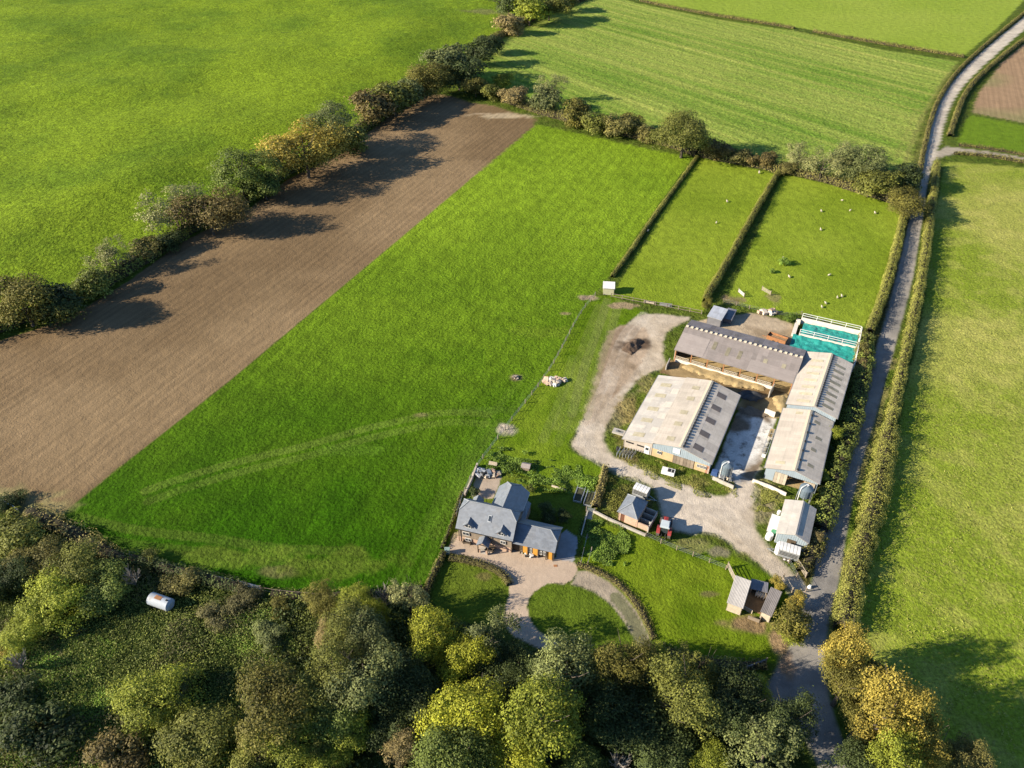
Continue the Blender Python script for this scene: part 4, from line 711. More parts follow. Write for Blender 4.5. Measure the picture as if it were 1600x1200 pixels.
M_STONE = mat('pale_rubble', (.48, .41, .33), .95, .22, 3, .2, 14, True)
M_PANEL = mat('grey_pen_floor', (.20, .205, .21), .9, .14, 1.2, .12, 9)

def rectfit(q, zs):
    p = [Vector(P(a, b, z)) for (a, b), z in zip(q, zs)]
    e1 = (p[1] - p[0]) + (p[2] - p[3]); e2 = (p[3] - p[0]) + (p[2] - p[1])
    a1 = math.atan2(e1.y, e1.x) - math.pi/2; a2 = math.atan2(e2.y, e2.x)
    L = e1.length/2; W = e2.length/2; a = (a1*L + a2*W)/(L + W)
    c = (p[0] + p[1] + p[2] + p[3])/4; x = Vector((math.cos(a), math.sin(a))); y = Vector((-math.sin(a), math.cos(a)))
    o = c - x*W/2 - y*L/2
    return (o.x, o.y, 0), a, W, L
def corr_slope(name, m, parent, a, b, c, d, pitch=.19, amp=.028, th=.05, rows=2, sheet=1.0, seed=1, var=.1):
    """profiled roof slope: a-b is the low edge, d-c the high edge; sheets lapped in rows, each with its own tone"""
    rng = random.Random(seed); a, b, c, d = map(Vector, (a, b, c, d)); nrm = (b - a).cross(d - a).normalized(); m_ = MB()
    L = (b - a).length; ns = max(1, int(round(L/sheet))); per = max(2, int(round(sheet/pitch)))*2
    for r in range(rows):
        t0 = r/rows; t1 = (r + 1)/rows + (.02 if r < rows - 1 else 0)
        for s in range(ns):
            tone = 1 + rng.uniform(-var, var)*(1 if rng.random() < .75 else 1.9); lift = .012*(r % 2 == 0) + rng.uniform(0, .008)
            vs = []
            for k in range(per + 1):
                u = (s + k/per)/ns; o = nrm*(amp*(k % 2) + lift + .03*(1 - r/max(1, rows)) - .015)
                lo = a.lerp(b, u); hi = d.lerp(c, u); vs += [lo.lerp(hi, t0) + o, lo.lerp(hi, t1) + o - nrm*.012]
            m_.add(vs, [(2*k, 2*k + 2, 2*k + 3, 2*k + 1) for k in range(per)], tone)
    m_.slab([a - nrm*.03, b - nrm*.03, c - nrm*.03, d - nrm*.03], th)
    return m_.build(name, m, parent)
def slope_plate(name, m, parent, quad, u0, u1, t0, t1, off=.05, th=.03, tone=1.0, src=None):
    a, b, c, d = map(Vector, quad); nrm = (b - a).cross(d - a).normalized()
    def pt(u, t): return a.lerp(b, u).lerp(d.lerp(c, u), t) + nrm*off
    return MB().slab([pt(u0, t0), pt(u1, t0), pt(u1, t1), pt(u0, t1)], th, tone).build(name, m, parent)
def clad(name, m, parent, p0, p1, zb, ztop, pitch=.34, amp=.03, seed=1):
    """box profile wall from p0 to p1 (x, y), top edge ztop(t)"""
    rng = random.Random(seed); p0 = Vector((*p0, 0)); p1 = Vector((*p1, 0)); L = (p1 - p0).length; n = max(2, int(L/pitch)); nr = (p1 - p0).cross(Vector((0, 0, 1))).normalized(); m_ = MB()
    for k in range(n):
        for (f0, f1, o) in ((0, .5, amp), (.5, 1, 0)):
            t0, t1 = (k + f0)/n, (k + f1)/n; a = p0.lerp(p1, t0) + nr*o; b = p0.lerp(p1, t1) + nr*o
            za = zb(t0) if callable(zb) else zb; zb_ = zb(t1) if callable(zb) else zb
            m_.slab([a + Vector((0, 0, za)), b + Vector((0, 0, zb_)), b + Vector((0, 0, ztop(t1))), a + Vector((0, 0, ztop(t0)))], .06, 1 + rng.uniform(-.06, .06))
    return m_.build(name, m, parent)
def flat_wall(name, m, parent, p0, p1, z0, z1, th=.2, tone=1.0):
    p0 = Vector((*p0, 0)); p1 = Vector((*p1, 0)); f = z1 if callable(z1) else (lambda t: z1)
    m_ = MB(); m_.slab([p0 + Vector((0, 0, z0)), p1 + Vector((0, 0, z0)), p1 + Vector((0, 0, f(1))), p0 + Vector((0, 0, f(0)))], th, tone); return m_.build(name, m, parent)
def ridge_caps(parent, p, q, n, w=.7, mat_=None, vents=True, dx=.0, vside=1, every=1):
    """cranked ridge pieces with solid black boxes beside them painting in the shaded vents"""
    p = Vector(p); q = Vector(q); d = (q - p)/n; ang = math.atan2(d.y, d.x); l = d.length
    cap = vent = None
    for i in range(n):
        if cap is None:
            b = MB(); h = .09; b.slab([(-l*.495, -w/2, -.03), (l*.495, -w/2, -.03), (l*.495, 0, h), (-l*.495, 0, h)], .05); b.slab([(-l*.495, 0, h), (l*.495, 0, h), (l*.495, w/2, -.03), (-l*.495, w/2, -.03)], .05)
            cap = b.build('ridge_cap', mat_ or M_RIDGE, parent, p + d*(i + .5)); cap.rotation_euler = (0, 0, ang)
        else: again(cap, 'ridge_cap', parent, p + d*(i + .5), ang)
        if vents and i % every == 0:
            if vent is None:
                v = MB(); v.box((-l*.24, -.17, -.05), (l*.24, .17, .09)); vent = v.build('ridge_vent', M_DARK, parent); vent.rotation_euler = (0, 0, ang)
                vo = vent
            else: vo = again(vent, 'ridge_vent', parent, (0, 0, 0), ang)
            nrm = Vector((-d.y, d.x, 0)).normalized()*vside; vo.location = p + d*(i + .5) + nrm*(w*.5 + .1) + Vector((0, 0, -.07))

def window(parent, x, y, z, w, h, axis='x', out=-1, frame=M_WHITE, cross=True):
    """framed window in a wall that faces -y (axis x) or +-x (axis y)"""
    m = MB(); t = .05
    for a, b in (((0, 0), (w, t)), ((0, h - t), (w, h)), ((0, t), (t, h - t)), ((w - t, t), (w, h - t))): m.box((a[0], -.05, a[1]), (b[0], .05, b[1]))
    if cross: m.box((w/2 - t/2, -.045, t), (w/2 + t/2, .045, h - t))
    f = m.build('window', frame, parent, (x, y, z)); g = MB().box((t, -.02, t), (w - t, .02, h - t)).build('pane', M_GLASS, f)
    if axis == 'y': f.rotation_euler = (0, 0, math.pi/2)
    return f

# ---------------------------------------------------------------- main barn
o_, a_, W, L = rectfit([(973.75,686),(1028.75,585),(1156,618),(1112.5,726)], (2.1, 2.1, 2.9, 2.9))
barn = thing('cattle_barn', 'largest barn with wide cream roof, rows of rooflights and pale blue gable', 'barn', o_, a_)
zl, zr, zt, xr, xs = 2.1, 2.9, 4.55, W*.645, W*.345                 # eaves, ridge, ridge line, seam to the lean-to
zs = zl + (zt - zl)*xs/xr + .12
qa = [(0, L, zl), (0, 0, zl), (xs, 0, zs - .14), (xs, L, zs - .14)]; qb = [(xs - .1, L, zs), (xs - .1, 0, zs), (xr, 0, zt), (xr, L, zt)]; qc = [(W, 0, zr), (W, L, zr), (xr, L, zt), (xr, 0, zt)]
M_ROOFWW = mat('whitened_fibre_cement_roof', (.42, .395, .36), .9, .08, .5, .08, 9, True, stain=(.58, .53, .46), streak=-.05)
corr_slope('lean_to_roof', M_ROOFWW, barn, *qa, rows=2, seed=2, var=.05); corr_slope('roof', M_ROOFW, barn, *qb, rows=2, seed=3, var=.06); corr_slope('roof', M_ROOFL, barn, *qc, rows=3, seed=4, var=.1)
for i in range(5):
    u = 1 - (.09 + i*.19 + .02*(i % 2))
    slope_plate('rooflight', M_SKYL, barn, qa, u - .028, u + .028, .25, .62, tone=1.15)
    slope_plate('rooflight', M_SKYL, barn, qb, u - .03, u + .026, .40, .68, tone=1.1)
    v = .10 + i*.19; slope_plate('rooflight', M_SKYD, barn, qc, v - .033, v + .033, .38, .68, tone=1.0)
    if i < 4: slope_plate('roof_patch', M_ROOFL, barn, qa, u - .13, u - .05, .72, .97, .045, tone=1.08)
MB().bar((W + .06, 0, zr - .04), (W + .06, L, zr - .04), .13, .1).build('gutter', M_LEAD, barn); MB().bar((-.06, 0, zl - .04), (-.06, L, zl - .04), .13, .1).build('gutter', M_LEAD, barn)
ridge_caps(barn, (xr, .2, zt + .03), (xr, L - .2, zt + .03), 24, .8, vside=-1)
gt = lambda x: zl + (zs - .14 - zl)*x/xs - .08 if x < xs else (zs + (zt - zs)*(x - xs)/(xr - xs) - .08 if x < xr else zt + (zr - zt)*(x - xr)/(W - xr) - .08)
yw = .35
flat_wall('lean_to_wall', M_BLOCK, barn, (.25, yw), (xs - .1, yw), 0, lambda t: gt(.25 + t*(xs - .35)))
for k in range(2):
    g = MB().box((0, -.06, 0), (1.5, .06, .32)).build('wall_opening', M_DARK, barn, (.7 + k*2.2, yw, 1.35))
d = MB().box((0, -.08, 0), (1.0, .08, 1.9)).build('door', M_WHITE, barn, (xs - 1.5, yw, .05)); MB().box((.2, -.11, 1.0), (.8, -.082, 1.6)).build('door_window', M_GLASS, d)
clad('gable_cladding', M_BLUE, barn, (xs, yw), (W - .25, yw), lambda t: 1.95, lambda t: gt(xs + t*(W - .25 - xs)), seed=3)
flat_wall('front_wall', M_YBLOCK, barn, (xs, yw + .02), (xs + 4.1, yw + .02), 0, 1.93)
window(barn, xs + 1.0, yw - .1, 1.1, .8, .7)
for k in range(6):
    MB().box((0, -.05, 0), (.62, .05, 1.92), 1 + .2*((k % 3) - 1)).build('door_board', M_WOOD, barn, (xs + 4.15 + k*.66, yw + .0, 0))
flat_wall('front_wall', M_YBLOCK, barn, (xs + 8.2, yw + .02), (W - .9, yw + .02), 0, 1.93)
flat_wall('brick_corner', M_BRICK, barn, (W - .9, yw + .01), (W - .22, yw + .01), 0, 1.93)
for k in range(3): window(barn, xs + 8.7 + k*.62, yw - .1, .95, .5, .75)
MB().box((-.65, -.05, 0), (.65, .05, 1.15)).build('gable_board', M_WHITE, barn, (xr - .6, yw - .06, 2.55))
b_ = MB(); b_.bar((0, 0, 0), (1.4, -.5, .12), .07); b_.build('bracket', M_STEEL, barn, (W - 3.0, .6, 3.35))
clad('side_wall', M_BLUE, barn, (W - .25, yw), (W - .25, L - .35), 1.2, lambda t: zr - .08, seed=5); flat_wall('side_wall', M_BLOCK, barn, (W - .27, yw), (W - .27, L - .35), 0, 1.19)
flat_wall('side_wall', M_BLOCK, barn, (.25, L - .35), (.25, yw), 0, zl - .08)
flat_wall('rear_wall', M_BLOCK, barn, (xs, L - .35), (.25, L - .35), 0, lambda t: gt(xs - t*(xs - .25)))
clad('rear_cladding', M_BLUE, barn, (W - .25, L - .35), (xr, L - .35), 0, lambda t: gt(W - .25 - t*(W - .25 - xr)), seed=6); clad('rear_cladding', M_BLUE, barn, (xr, L - .35), (xs, L - .35), 0, lambda t: gt(xr - t*(xr - xs)), seed=7)
BARN = (o_, a_, W, L)

# ---------------------------------------------------------------- long barns on the lane side
def long_barn(q, ze, rise, label, name, seed, mr, nlight_l, nlight_r, caps, every, gable_z0):
    o_, a_, W, L = rectfit(q, (ze,)*4); b = thing(name, label, 'barn', o_, a_); zt = ze + rise; xr = W*.52
    ql = [(0, L, ze), (0, 0, ze), (xr, 0, zt), (xr, L, zt)]; qr = [(W, 0, ze), (W, L, ze), (xr, L, zt), (xr, 0, zt)]
    corr_slope('roof', M_ROOFW, b, *ql, rows=2, seed=seed, var=.06, sheet=1.05); corr_slope('roof', mr, b, *qr, rows=2, seed=seed + 1, var=.08, sheet=1.05)
    for u, t0, t1, tn in nlight_l: slope_plate('rooflight', M_SKYL, b, ql, 1 - u - .022, 1 - u + .022, t0, t1, tone=tn)
    for u, t0, t1, tn in nlight_r: slope_plate('rooflight', M_ROOFL if tn > .9 else M_SKYL, b, qr, u - .022, u + .022, t0, t1, tone=tn)
    for x_ in (-.06, W + .06): MB().bar((x_, 0, ze - .04), (x_, L, ze - .04), .13, .1).build('gutter', M_LEAD, b)
    ridge_caps(b, (xr, .2, zt + .03), (xr, L - .2, zt + .03), caps, .8, vside=-1, every=every)
    g = lambda x: (ze + rise*x/xr if x < xr else zt - rise*(x - xr)/(W - xr)) - .08
    return b, W, L, zt, xr, g
bs, W, L, zt, xr, g = long_barn([(1193.75,731),(1225,637.5),(1302,659),(1281,756)], 2.9, 1.35, 'lower long barn by the lane with open doorway and five dark ridge vents', 'long_barn', 11, M_ROOFL,
    [(.1, .3, .62, 1.35), (.93, .5, .75, 1.3)], [(.18, .35, .6, .8), (.42, .4, .62, .85), (.62, .3, .55, .8), (.85, .5, .75, .85)], 20, 3, 0)
flat_wall('front_wall', M_BLUE, bs, (.25, .35), (1.9, .35), 0, lambda t: g(.25 + 1.65*t)); 
for k in range(4): MB().box((0, -.06, 0), (.52, .06, 2.5), 1 + .12*((k % 2)*2 - 1)).build('door_board', M_PALEW, bs, (1.95 + k*.55, .18, .05))
clad('gable_cladding', M_BLUE, bs, (1.9, .35), (W - .25, .35), 2.35, lambda t: g(1.9 + t*(W - 2.15)), seed=9)
for k in range(3): MB().box((0, -.06, 0), (.6, .06, 2.3), 1 + .1*((k % 2)*2 - 1)).build('door_board', M_PALEW, bs, (7.1 + k*.64, .2, .05))
clad('front_cladding', M_BLUE, bs, (8.9, .35), (W - .25, .35), 0, lambda t: 2.34, seed=10)
clad('side_wall', M_BLUE, bs, (W - .25, .35), (W - .25, L - .35), 0, lambda t: 2.8); clad('side_wall', M_BLUE, bs, (.25, L - .35), (.25, .35), .9, lambda t: 2.8); flat_wall('side_wall', M_BLOCK, bs, (.27, L - .35), (.27, .35), 0, .89)
clad('rear_cladding', M_BLUE, bs, (W - .25, L - .35), (.25, L - .35), 0, lambda t: g(W - .25 - t*(W - .5)))
for i in range(4):
    MB().bar((3.3 + i*1.3, 2.2, .05), (3.3 + i*1.3, 2.2, 1.2), .09).build('barrier_post', M_RUST, bs)
for zz in (.45, .8, 1.15): MB().bar((3.3, 2.25, zz), (7.2, 2.25, zz), .06).build('barrier_rail', M_RUST, bs)
MB().poly((.4, .3, .03), (W - .4, .3, .03), (W - .4, L - .4, .03), (.4, L - .4, .03)).build('floor', M_STRAW, bs)
BS = (W, L)
bn, W, L, zt, xr, g = long_barn([(1229,631),(1259,548.6),(1332,569),(1309,655)], 3.9, 1.3, 'upper long barn by the lane with a dense row of dark ridge vents', 'long_barn', 21, M_ROOFL,
    [(.08 + .125*i, .32, .8, 1.35 + .12*(i % 2)) for i in range(7)], [(.10 + .105*i, .25, .72, .82 + .05*(i % 2)) for i in range(8)], 24, 1, 0)
clad('gable_cladding', M_BLUE, bn, (.25, .35), (W - .25, .35), 1.6, lambda t: g(.25 + t*(W - .5)), seed=12); flat_wall('front_wall', M_BLOCK, bn, (.25, .37), (W - .25, .37), 0, 1.59)
clad('side_wall', M_BLUE, bn, (W - .25, .35), (W - .25, L - .35), 0, lambda t: 3.8); clad('side_wall', M_BLUE, bn, (.25, L - .35), (.25, .35), 0, lambda t: 3.8); clad('rear_cladding', M_BLUE, bn, (W - .25, L - .35), (.25, L - .35), 0, lambda t: g(W - .25 - t*(W - .5)))

# ---------------------------------------------------------------- open fronted barn
o_, a_, W, L = rectfit([(1053,546.5),(1230,597),(1258,547.6),(1076,500)], (3.3, 3.3, 3.8, 3.8))
# its own frame: x along the front (left to right), y to the back
p0 = Vector(P(1053,546.5,3.3)); p1 = Vector(P(1230,597,3.3)); a_ = math.atan2((p1 - p0).y, (p1 - p0).x); LX = (p1 - p0).length; q0 = Vector(P(1076,500,3.8)); DY = (q0 - p0).dot(Vector((-math.sin(a_), math.cos(a_)))); 
bo = thing('open_barn', 'open fronted barn with brownish roof, cream ridge pieces and feed barriers facing the yard', 'barn', (p0.x, p0.y, 0), a_)
q1 = Vector(P(1258,547.6,3.8)); xx = Vector((math.cos(a_), math.sin(a_))); LX = max(LX, (q1 - p0).dot(xx)) + .3; DY += .3; yr = DY*.62
qf = [(0, 0, 3.3), (LX, 0, 3.3), (LX, yr, 5.1), (0, yr, 5.1)]; qk = [(LX, DY, 3.9), (0, DY, 3.9), (0, yr, 5.1), (LX, yr, 5.1)]
corr_slope('roof', M_ROOFN, bo, *qf, rows=3, seed=31, var=.1); corr_slope('roof', mat('dark_fibre_cement_roof', (.25, .225, .225), .9, .14, .5, .1, 9, True, stain=(.2, .18, .17)), bo, *qk, rows=2, seed=32, var=.14)
for u, t0, t1, tn in [(.07,.3,.62,.75),(.15,.42,.72,1.0),(.3,.4,.7,.62),(.42,.3,.62,.65),(.52,.3,.62,.62),(.73,.3,.58,.95),(.88,.3,.58,.95)]: slope_plate('rooflight', M_SKYL, bo, qf, u - .016, u + .016, t0, t1, tone=tn)
for u in (.2, .4, .58, .75): slope_plate('rooflight', M_SKYD, bo, qk, u - .016, u + .016, .35, .65, tone=1.1)
slope_plate('roof_patch', M_ROOFN, bo, qf, .005, .245, .02, .72, .062, .02, 1.22); slope_plate('roof_patch', M_ROOFN, bo, qf, .62, .99, .02, .42, .062, .02, 1.1)
cap = None
for i in range(24):
    x = .4 + (LX - .8)*i/23
    if cap is None: cap = MB(); cap.slab([(-.28, -.5, -.02), (.28, -.5, -.02), (.28, 0, .16), (-.28, 0, .16)], .06); cap.slab([(-.28, 0, .16), (.28, 0, .16), (.28, .42, -.02), (-.28, .42, -.02)], .06); cap = cap.build('ridge_cap', M_RIDGE, bo, (x, yr, 5.16))
    else: again(cap, 'ridge_cap', bo, (x, yr, 5.16))
wt = lambda t: (3.3 + 1.8*t/.62 if t < .62 else 5.1 - 1.2*(t - .62)/.38) - .08
for xx_, s in ((.15, 0), (LX - .25, 1)):
    flat_wall('end_wall', M_BLOCK, bo, (xx_, 1.0), (xx_, yr), 0, lambda t: wt(.1 + t*.52), .12); flat_wall('end_wall', M_BLOCK, bo, (xx_, yr), (xx_, DY - .2), 0, lambda t: wt(.62 + t*.36), .12)
flat_wall('rear_wall', M_WOOD, bo, (LX - .2, DY - .2), (.2, DY - .2), 0, 3.75, .12)
post = None
for i in range(8):
    x = .35 + (LX - .7)*i/7
    if post is None: post = MB().bar((0, 0, 0), (0, 0, 3.22), .22).build('post', M_RUST, bo, (x, .6, 0))
    else: again(post, 'post', bo, (x, .6, 0))
MB().bar((.2, .6, 3.12), (LX - .2, .6, 3.12), .2, .25).build('eaves_beam', M_RUST, bo)
fb = MB()
for zz in (1.5, 1.05): fb.bar((0, 0, zz), (2.95, 0, zz), .1)
for i in range(9): fb.bar((.1 + i*.34, 0, 1.05), (.28 + i*.34, 0, 1.5), .07)
fbo = None
for i in (0, 1, 2, 3, 4, 5):
    x = .5 + (LX - .7)*i/7
    if fbo is None: fbo = fb.build('feed_barrier', M_PALEW, bo, (x, .55, 0))
    else: again(fbo, 'feed_barrier', bo, (x, .55, 0))
flat_wall('feed_kerb', M_WCONC, bo, (.5, .45), (LX*.86, .45), 0, .75, .22)
MB().poly((.3, .7, .04), (LX - .4, .7, .04), (LX - .4, DY - .3, .04), (.3, DY - .3, .04)).build('bedding', M_STRAW, bo)
flat_wall('yard_wall', M_CONC, bo, (LX*.85, -2.6), (LX*.86, .4), 0, 1.7, .2)
# straw spilled along the barriers
def heap(name, label, m, poly, n, hmax, cat=None, sc=.5, seed=1, kind='stuff', res=.25):
    pw = pl(poly); xs = [a for a, _ in pw]; ys = [b for _, b in pw]; x0, x1, y0, y1 = min(xs), max(xs), min(ys), max(ys); nx = int((x1 - x0)/res) + 1; ny = int((y1 - y0)/res) + 1
    gx, gy = np.meshgrid(x0 + np.arange(nx + 1)*res, y0 + np.arange(ny + 1)*res); X = gx.ravel(); Y = gy.ravel(); d = sdf(pw, X, Y) + (vn(X*1.3, Y*1.3, seed) - .5)*.8
    Z = sst(0, n, d)*hmax*(.35 + .9*fbm(X*sc, Y*sc, seed, 4)) + .01; i = np.arange(nx*ny); a = (i//nx)*(nx + 1) + i % nx; F = np.stack([a, a + 1, a + nx + 2, a + nx + 1], 1); F = F[(d[F] > 0).all(1)]
    u, inv = np.unique(F, return_inverse=True); me = np_mesh(name, np.stack([X[u], Y[u], Z[u]], 1), inv.reshape(-1, 4), None, [m]); me.attributes.new('tone', 'FLOAT', 'FACE').data.foreach_set('value', [1.0]*len(F)); o = link(name, me)
    if kind: o['kind'] = kind; o['label'] = label
    else: tag(o, label, cat)
    return o
heap('straw', 'loose straw spilled along the feed barriers', M_STRAW, [(1062,575),(1075,566),(1130,582),(1200,600),(1196,612),(1150,606),(1110,594)], .9, .5, seed=3)
heap('straw', 'straw and muck on the corner of the yard', M_STRAW, [(1205,618),(1230,612),(1232,640),(1222,655),(1212,640)], 1.0, .5, seed=5)
heap('tarpaulin', 'crumpled black sheet over a heap in the yard', M_TARP, [(1150,612),(1168,610),(1200,618),(1195,626),(1170,628),(1156,622)], 1.2, 1.2, 'tarpaulin', .8, 7, None)
heap('muck_heap', 'dark muck heap on the muddy turning place', mat('muck', (.11, .075, .05), 1, .3, 2, .3, 8, bumpd=.15), [(968,546),(985,530),(1004,528),(1003,540),(985,556)], 1.5, 1.0, 'muck heap', .9, 9, None)
heap('manure', 'brown muck on the shaded concrete yard', mat('slurry', (.17, .13, .09), .8, .3, 1, .2, 8), [(1150,640),(1172,634),(1210,648),(1195,655),(1165,650)], .6, .25, sc=.6, seed=12)

# ---------------------------------------------------------------- white shed
o_, a_, W, L = rectfit([(1212,833.5),(1226.7,780),(1276.6,796),(1263.5,849)], (2.5,)*4)
sh = thing('shed', 'white shed with cream ridged roof and blue-grey gable at the lane corner', 'shed', o_, a_); xr = W*.55; zt = 3.5
ql = [(0, L, 2.5), (0, 0, 2.5), (xr, 0, zt), (xr, L, zt)]; qr = [(W, 0, 2.5), (W, L, 2.5), (xr, L, zt), (xr, 0, zt)]
corr_slope('roof', M_ROOFWW, sh, *ql, rows=2, seed=41, var=.04); corr_slope('roof', M_ROOFL, sh, *qr, rows=2, seed=42, var=.07)
ridge_caps(sh, (xr, .1, zt + .03), (xr, L - .1, zt + .03), 8, .6, M_ROOFWW, False)
g = lambda x: (2.5 + x/xr if x < xr else zt - (x - xr)/(W - xr)) - .08
clad('front_cladding', M_BLUE, sh, (.2, .3), (W - .2, .3), 0, lambda t: g(.2 + t*(W - .4)), seed=14); clad('side_wall', M_WHITE, sh, (W - .2, .3), (W - .2, L - .3), 0, lambda t: 2.4); clad('side_wall', M_WHITE, sh, (.2, L - .3), (.2, .3), 0, lambda t: 2.4); clad('rear_cladding', M_BLUE, sh, (W - .2, L - .3), (.2, L - .3), 0, lambda t: g(W - .2 - t*(W - .4)))
MB().box((2.0, .18, 0), (3.4, .24, 1.9)).build('door', M_TIMBER, sh)

# ---------------------------------------------------------------- the house
def slates(name, parent, polys, seed=1, course=.34, wid=.5):
    """slate slope: lapped courses of separate slates, cut by the polygon (planar, counter-clockwise from outside, first edge = eave)"""
    rng = random.Random(seed); m = MB()
    for poly in polys:
        p = [Vector(q) for q in poly]; n = (p[1] - p[0]).cross(p[2] - p[0]).normalized(); ex = (p[1] - p[0]).normalized(); ey = n.cross(ex); loc = [((q - p[0]).dot(ex), (q - p[0]).dot(ey)) for q in p]
        hmax = max(y for _, y in loc); m.slab(p, .1, .8); k = 0; y = 0.
        def span(yy):
            xs = []
            for (ax, ay), (bx, by) in zip(loc, loc[1:] + loc[:1]):
                if (ay <= yy) != (by <= yy): xs.append(ax + (bx - ax)*(yy - ay)/(by - ay))
            return (min(xs), max(xs)) if len(xs) >= 2 else None
        while y < hmax - .05:
            s0 = span(y + .01); s1 = span(min(y + course*1.08, hmax - .01))
            if s0 and s1:
                nn = max(1, int(round(max(s0[1] - s0[0], s1[1] - s1[0])/wid)))
                for i in range(nn):
                    sh_ = .5*(k % 2)/nn; u0, u1 = max(0, i/nn - sh_), min(1, (i + 1)/nn - sh_)
                    if i == nn - 1: u1 = 1
                    t0 = .045 + rng.uniform(0, .01); q = [(s0[0] + (s0[1] - s0[0])*u0, y, t0), (s0[0] + (s0[1] - s0[0])*u1, y, t0), (s1[0] + (s1[1] - s1[0])*u1, min(y + course*1.08, hmax), .012), (s1[0] + (s1[1] - s1[0])*u0, min(y + course*1.08, hmax), .012)]
                    vs = [p[0] + ex*a + ey*b + n*c for a, b, c in q]; m.add(vs + [vs[0] - n*t0, vs[1] - n*t0], [(0, 1, 2, 3), (4, 5, 1, 0)], 1 + rng.uniform(-.12, .12))
            y += course; k += 1
    return m.build(name, M_SLATE, parent)
def ridge_line(parent, *pts, w=.2):
    m = MB()
    for a, b in zip(pts[:-1], pts[1:]): m.tube(Vector(a) + Vector((0, 0, .05)), Vector(b) + Vector((0, 0, .05)), w/2, n=6)
    return m.build('ridge_tiles', M_LEAD, parent)
hx, hy = P(713, 825.5, 3.3); A_H = R(-16.6)
ho = thing('house', 'slate roofed farmhouse with dormers, boarded front, porch and low side wing', 'house', (hx, hy, 0), A_H)
zE, zR, yR, D = 3.3, 6.75, 3.42, 6.9; ph = (zR - zE)/yR; zh = 5.55; yh = (zh - zE)/ph; X0, X1 = -.15, 9.8; rx0, rx1 = 1.2, 8.5
slates('roof', ho, [[(X0, 0, zE), (X1, 0, zE), (X1, yh, zh), (rx1, yR, zR), (rx0, yR, zR), (X0, yh, zh)], [(X1, D, zE), (X0, D, zE), (X0, D - yh, zh), (rx0, D - yR, zR), (rx1, D - yR, zR), (X1, D - yh, zh)]], 1)
slates('hip_roof', ho, [[(X0, D - yh, zh), (X0, yh, zh), (rx0, yR, zR)]], 2); slates('hip_roof', ho, [[(X1, yh, zh), (X1, D - yh, zh), (rx1, yR, zR)]], 3)
ridge_line(ho, (X0, yh, zh), (rx0, yR, zR), (rx1, yR, zR), (X1, yh, zh)); ridge_line(ho, (X0, D - yh, zh), (rx0, yR, zR)); ridge_line(ho, (X1, D - yh, zh), (rx1, yR, zR))
xw0, xw1, yw0 = .2, 9.5, .3
flat_wall('brick_plinth', M_PBRICK, ho, (xw0, yw0), (xw1, yw0), 0, 1.2)
brd = None
for k in range(9):
    z = 1.2 + k*.23
    b_ = MB().slab([(0, 0, 0), (xw1 - xw0, 0, 0), (xw1 - xw0, .03, .24), (0, .03, .24)], .08, 1 + .15*((k*7 % 5)/4 - .5)).build('weatherboard', M_WOOD, ho, (xw0, yw0 - .02, z))
MB().box((xw0, yw0 + .1, 1.2), (xw1, yw0 + .2, 3.28)).build('front_wall', M_TIMBER, ho)
for xx_, s in ((xw0, 1), (xw1, -1)):
    m = MB(); pts = [(xx_, yw0, 0), (xx_, D - .3, 0), (xx_, D - .3, zE), (xx_, D - yh, zh - .1), (xx_, yh, zh - .1), (xx_, yw0, zE)]
    m.slab(pts if s < 0 else pts[::-1], .18); m.build('side_wall', M_PBRICK if s > 0 else M_WOOD, ho)
flat_wall('rear_wall', M_PBRICK, ho, (xw1, D - .3), (xw0, D - .3), 0, zE)
def dormer(x, y0, rear=False):
    s = -1 if rear else 1; Y = (lambda y: D - y) if rear else (lambda y: y)
    yb = (5.05 - zE)/ph; ye = (4.1 - zE)/ph; w = .95
    def o(poly): return poly[::-1] if rear else poly
    f = MB(); pts = [(x - w*.75, Y(.42), 3.6), (x + w*.75, Y(.42), 3.6), (x + w*.75, Y(.42), 4.2), (x, Y(.42), 4.95), (x - w*.75, Y(.42), 4.2)]; f.slab(pts if not rear else pts[::-1], .1)
    d = f.build('dormer', M_PBRICK, ho)
    l = [(x - w, Y(ye), 4.05), (x - w, Y(.15), 4.05), (x, Y(.15), 5.0), (x, Y(yb), 5.0)]; r = [(x + w, Y(.15), 4.05), (x + w, Y(ye), 4.05), (x, Y(yb), 5.0), (x, Y(.15), 5.0)]
    slates('dormer_roof', d, [l if not rear else l[::-1][1:] + l[::-1][:1], r if not rear else r[::-1][1:] + r[::-1][:1]], 5, .3, .4)
    if not rear: window(d, x - .45, .36, 3.72, .9, .62)
dormer(2.02, .2); dormer(7.72, .2); dormer(1.75, .2, True)
def on_front(x, y): return (x, y, zE + ph*y)
sk = MB(); sk.slab([on_front(5.0, 1.55), on_front(5.55, 1.55), on_front(5.55, 2.35), on_front(5.0, 2.35)], -.12, 1.); so_ = sk.build('roof_window', M_STEEL, ho)
n_ = Vector((0, -ph, 1)).normalized()
MB().slab([Vector(on_front(5.08, 1.65)) + n_*.16, Vector(on_front(5.47, 1.65)) + n_*.16, Vector(on_front(5.47, 2.27)) + n_*.16, Vector(on_front(5.08, 2.27)) + n_*.16], .05).build('pane', M_GLASS, so_)
for x, w_ in ((1.0, 1.2), (7.6, .9)): window(ho, x, yw0 - .12, 1.9, w_, .75)
window(ho, 1.4, yw0 - .12, .5, 1.1, .7)
for x in (.35, 5.95): MB().tube((x, .12, .1), (x, .12, 3.2), .06).build('downpipe', M_BLACK, ho)
MB().bar((X0, -.06, 3.26), (X1, -.06, 3.26), .12, .1).build('gutter', M_BLACK, ho)
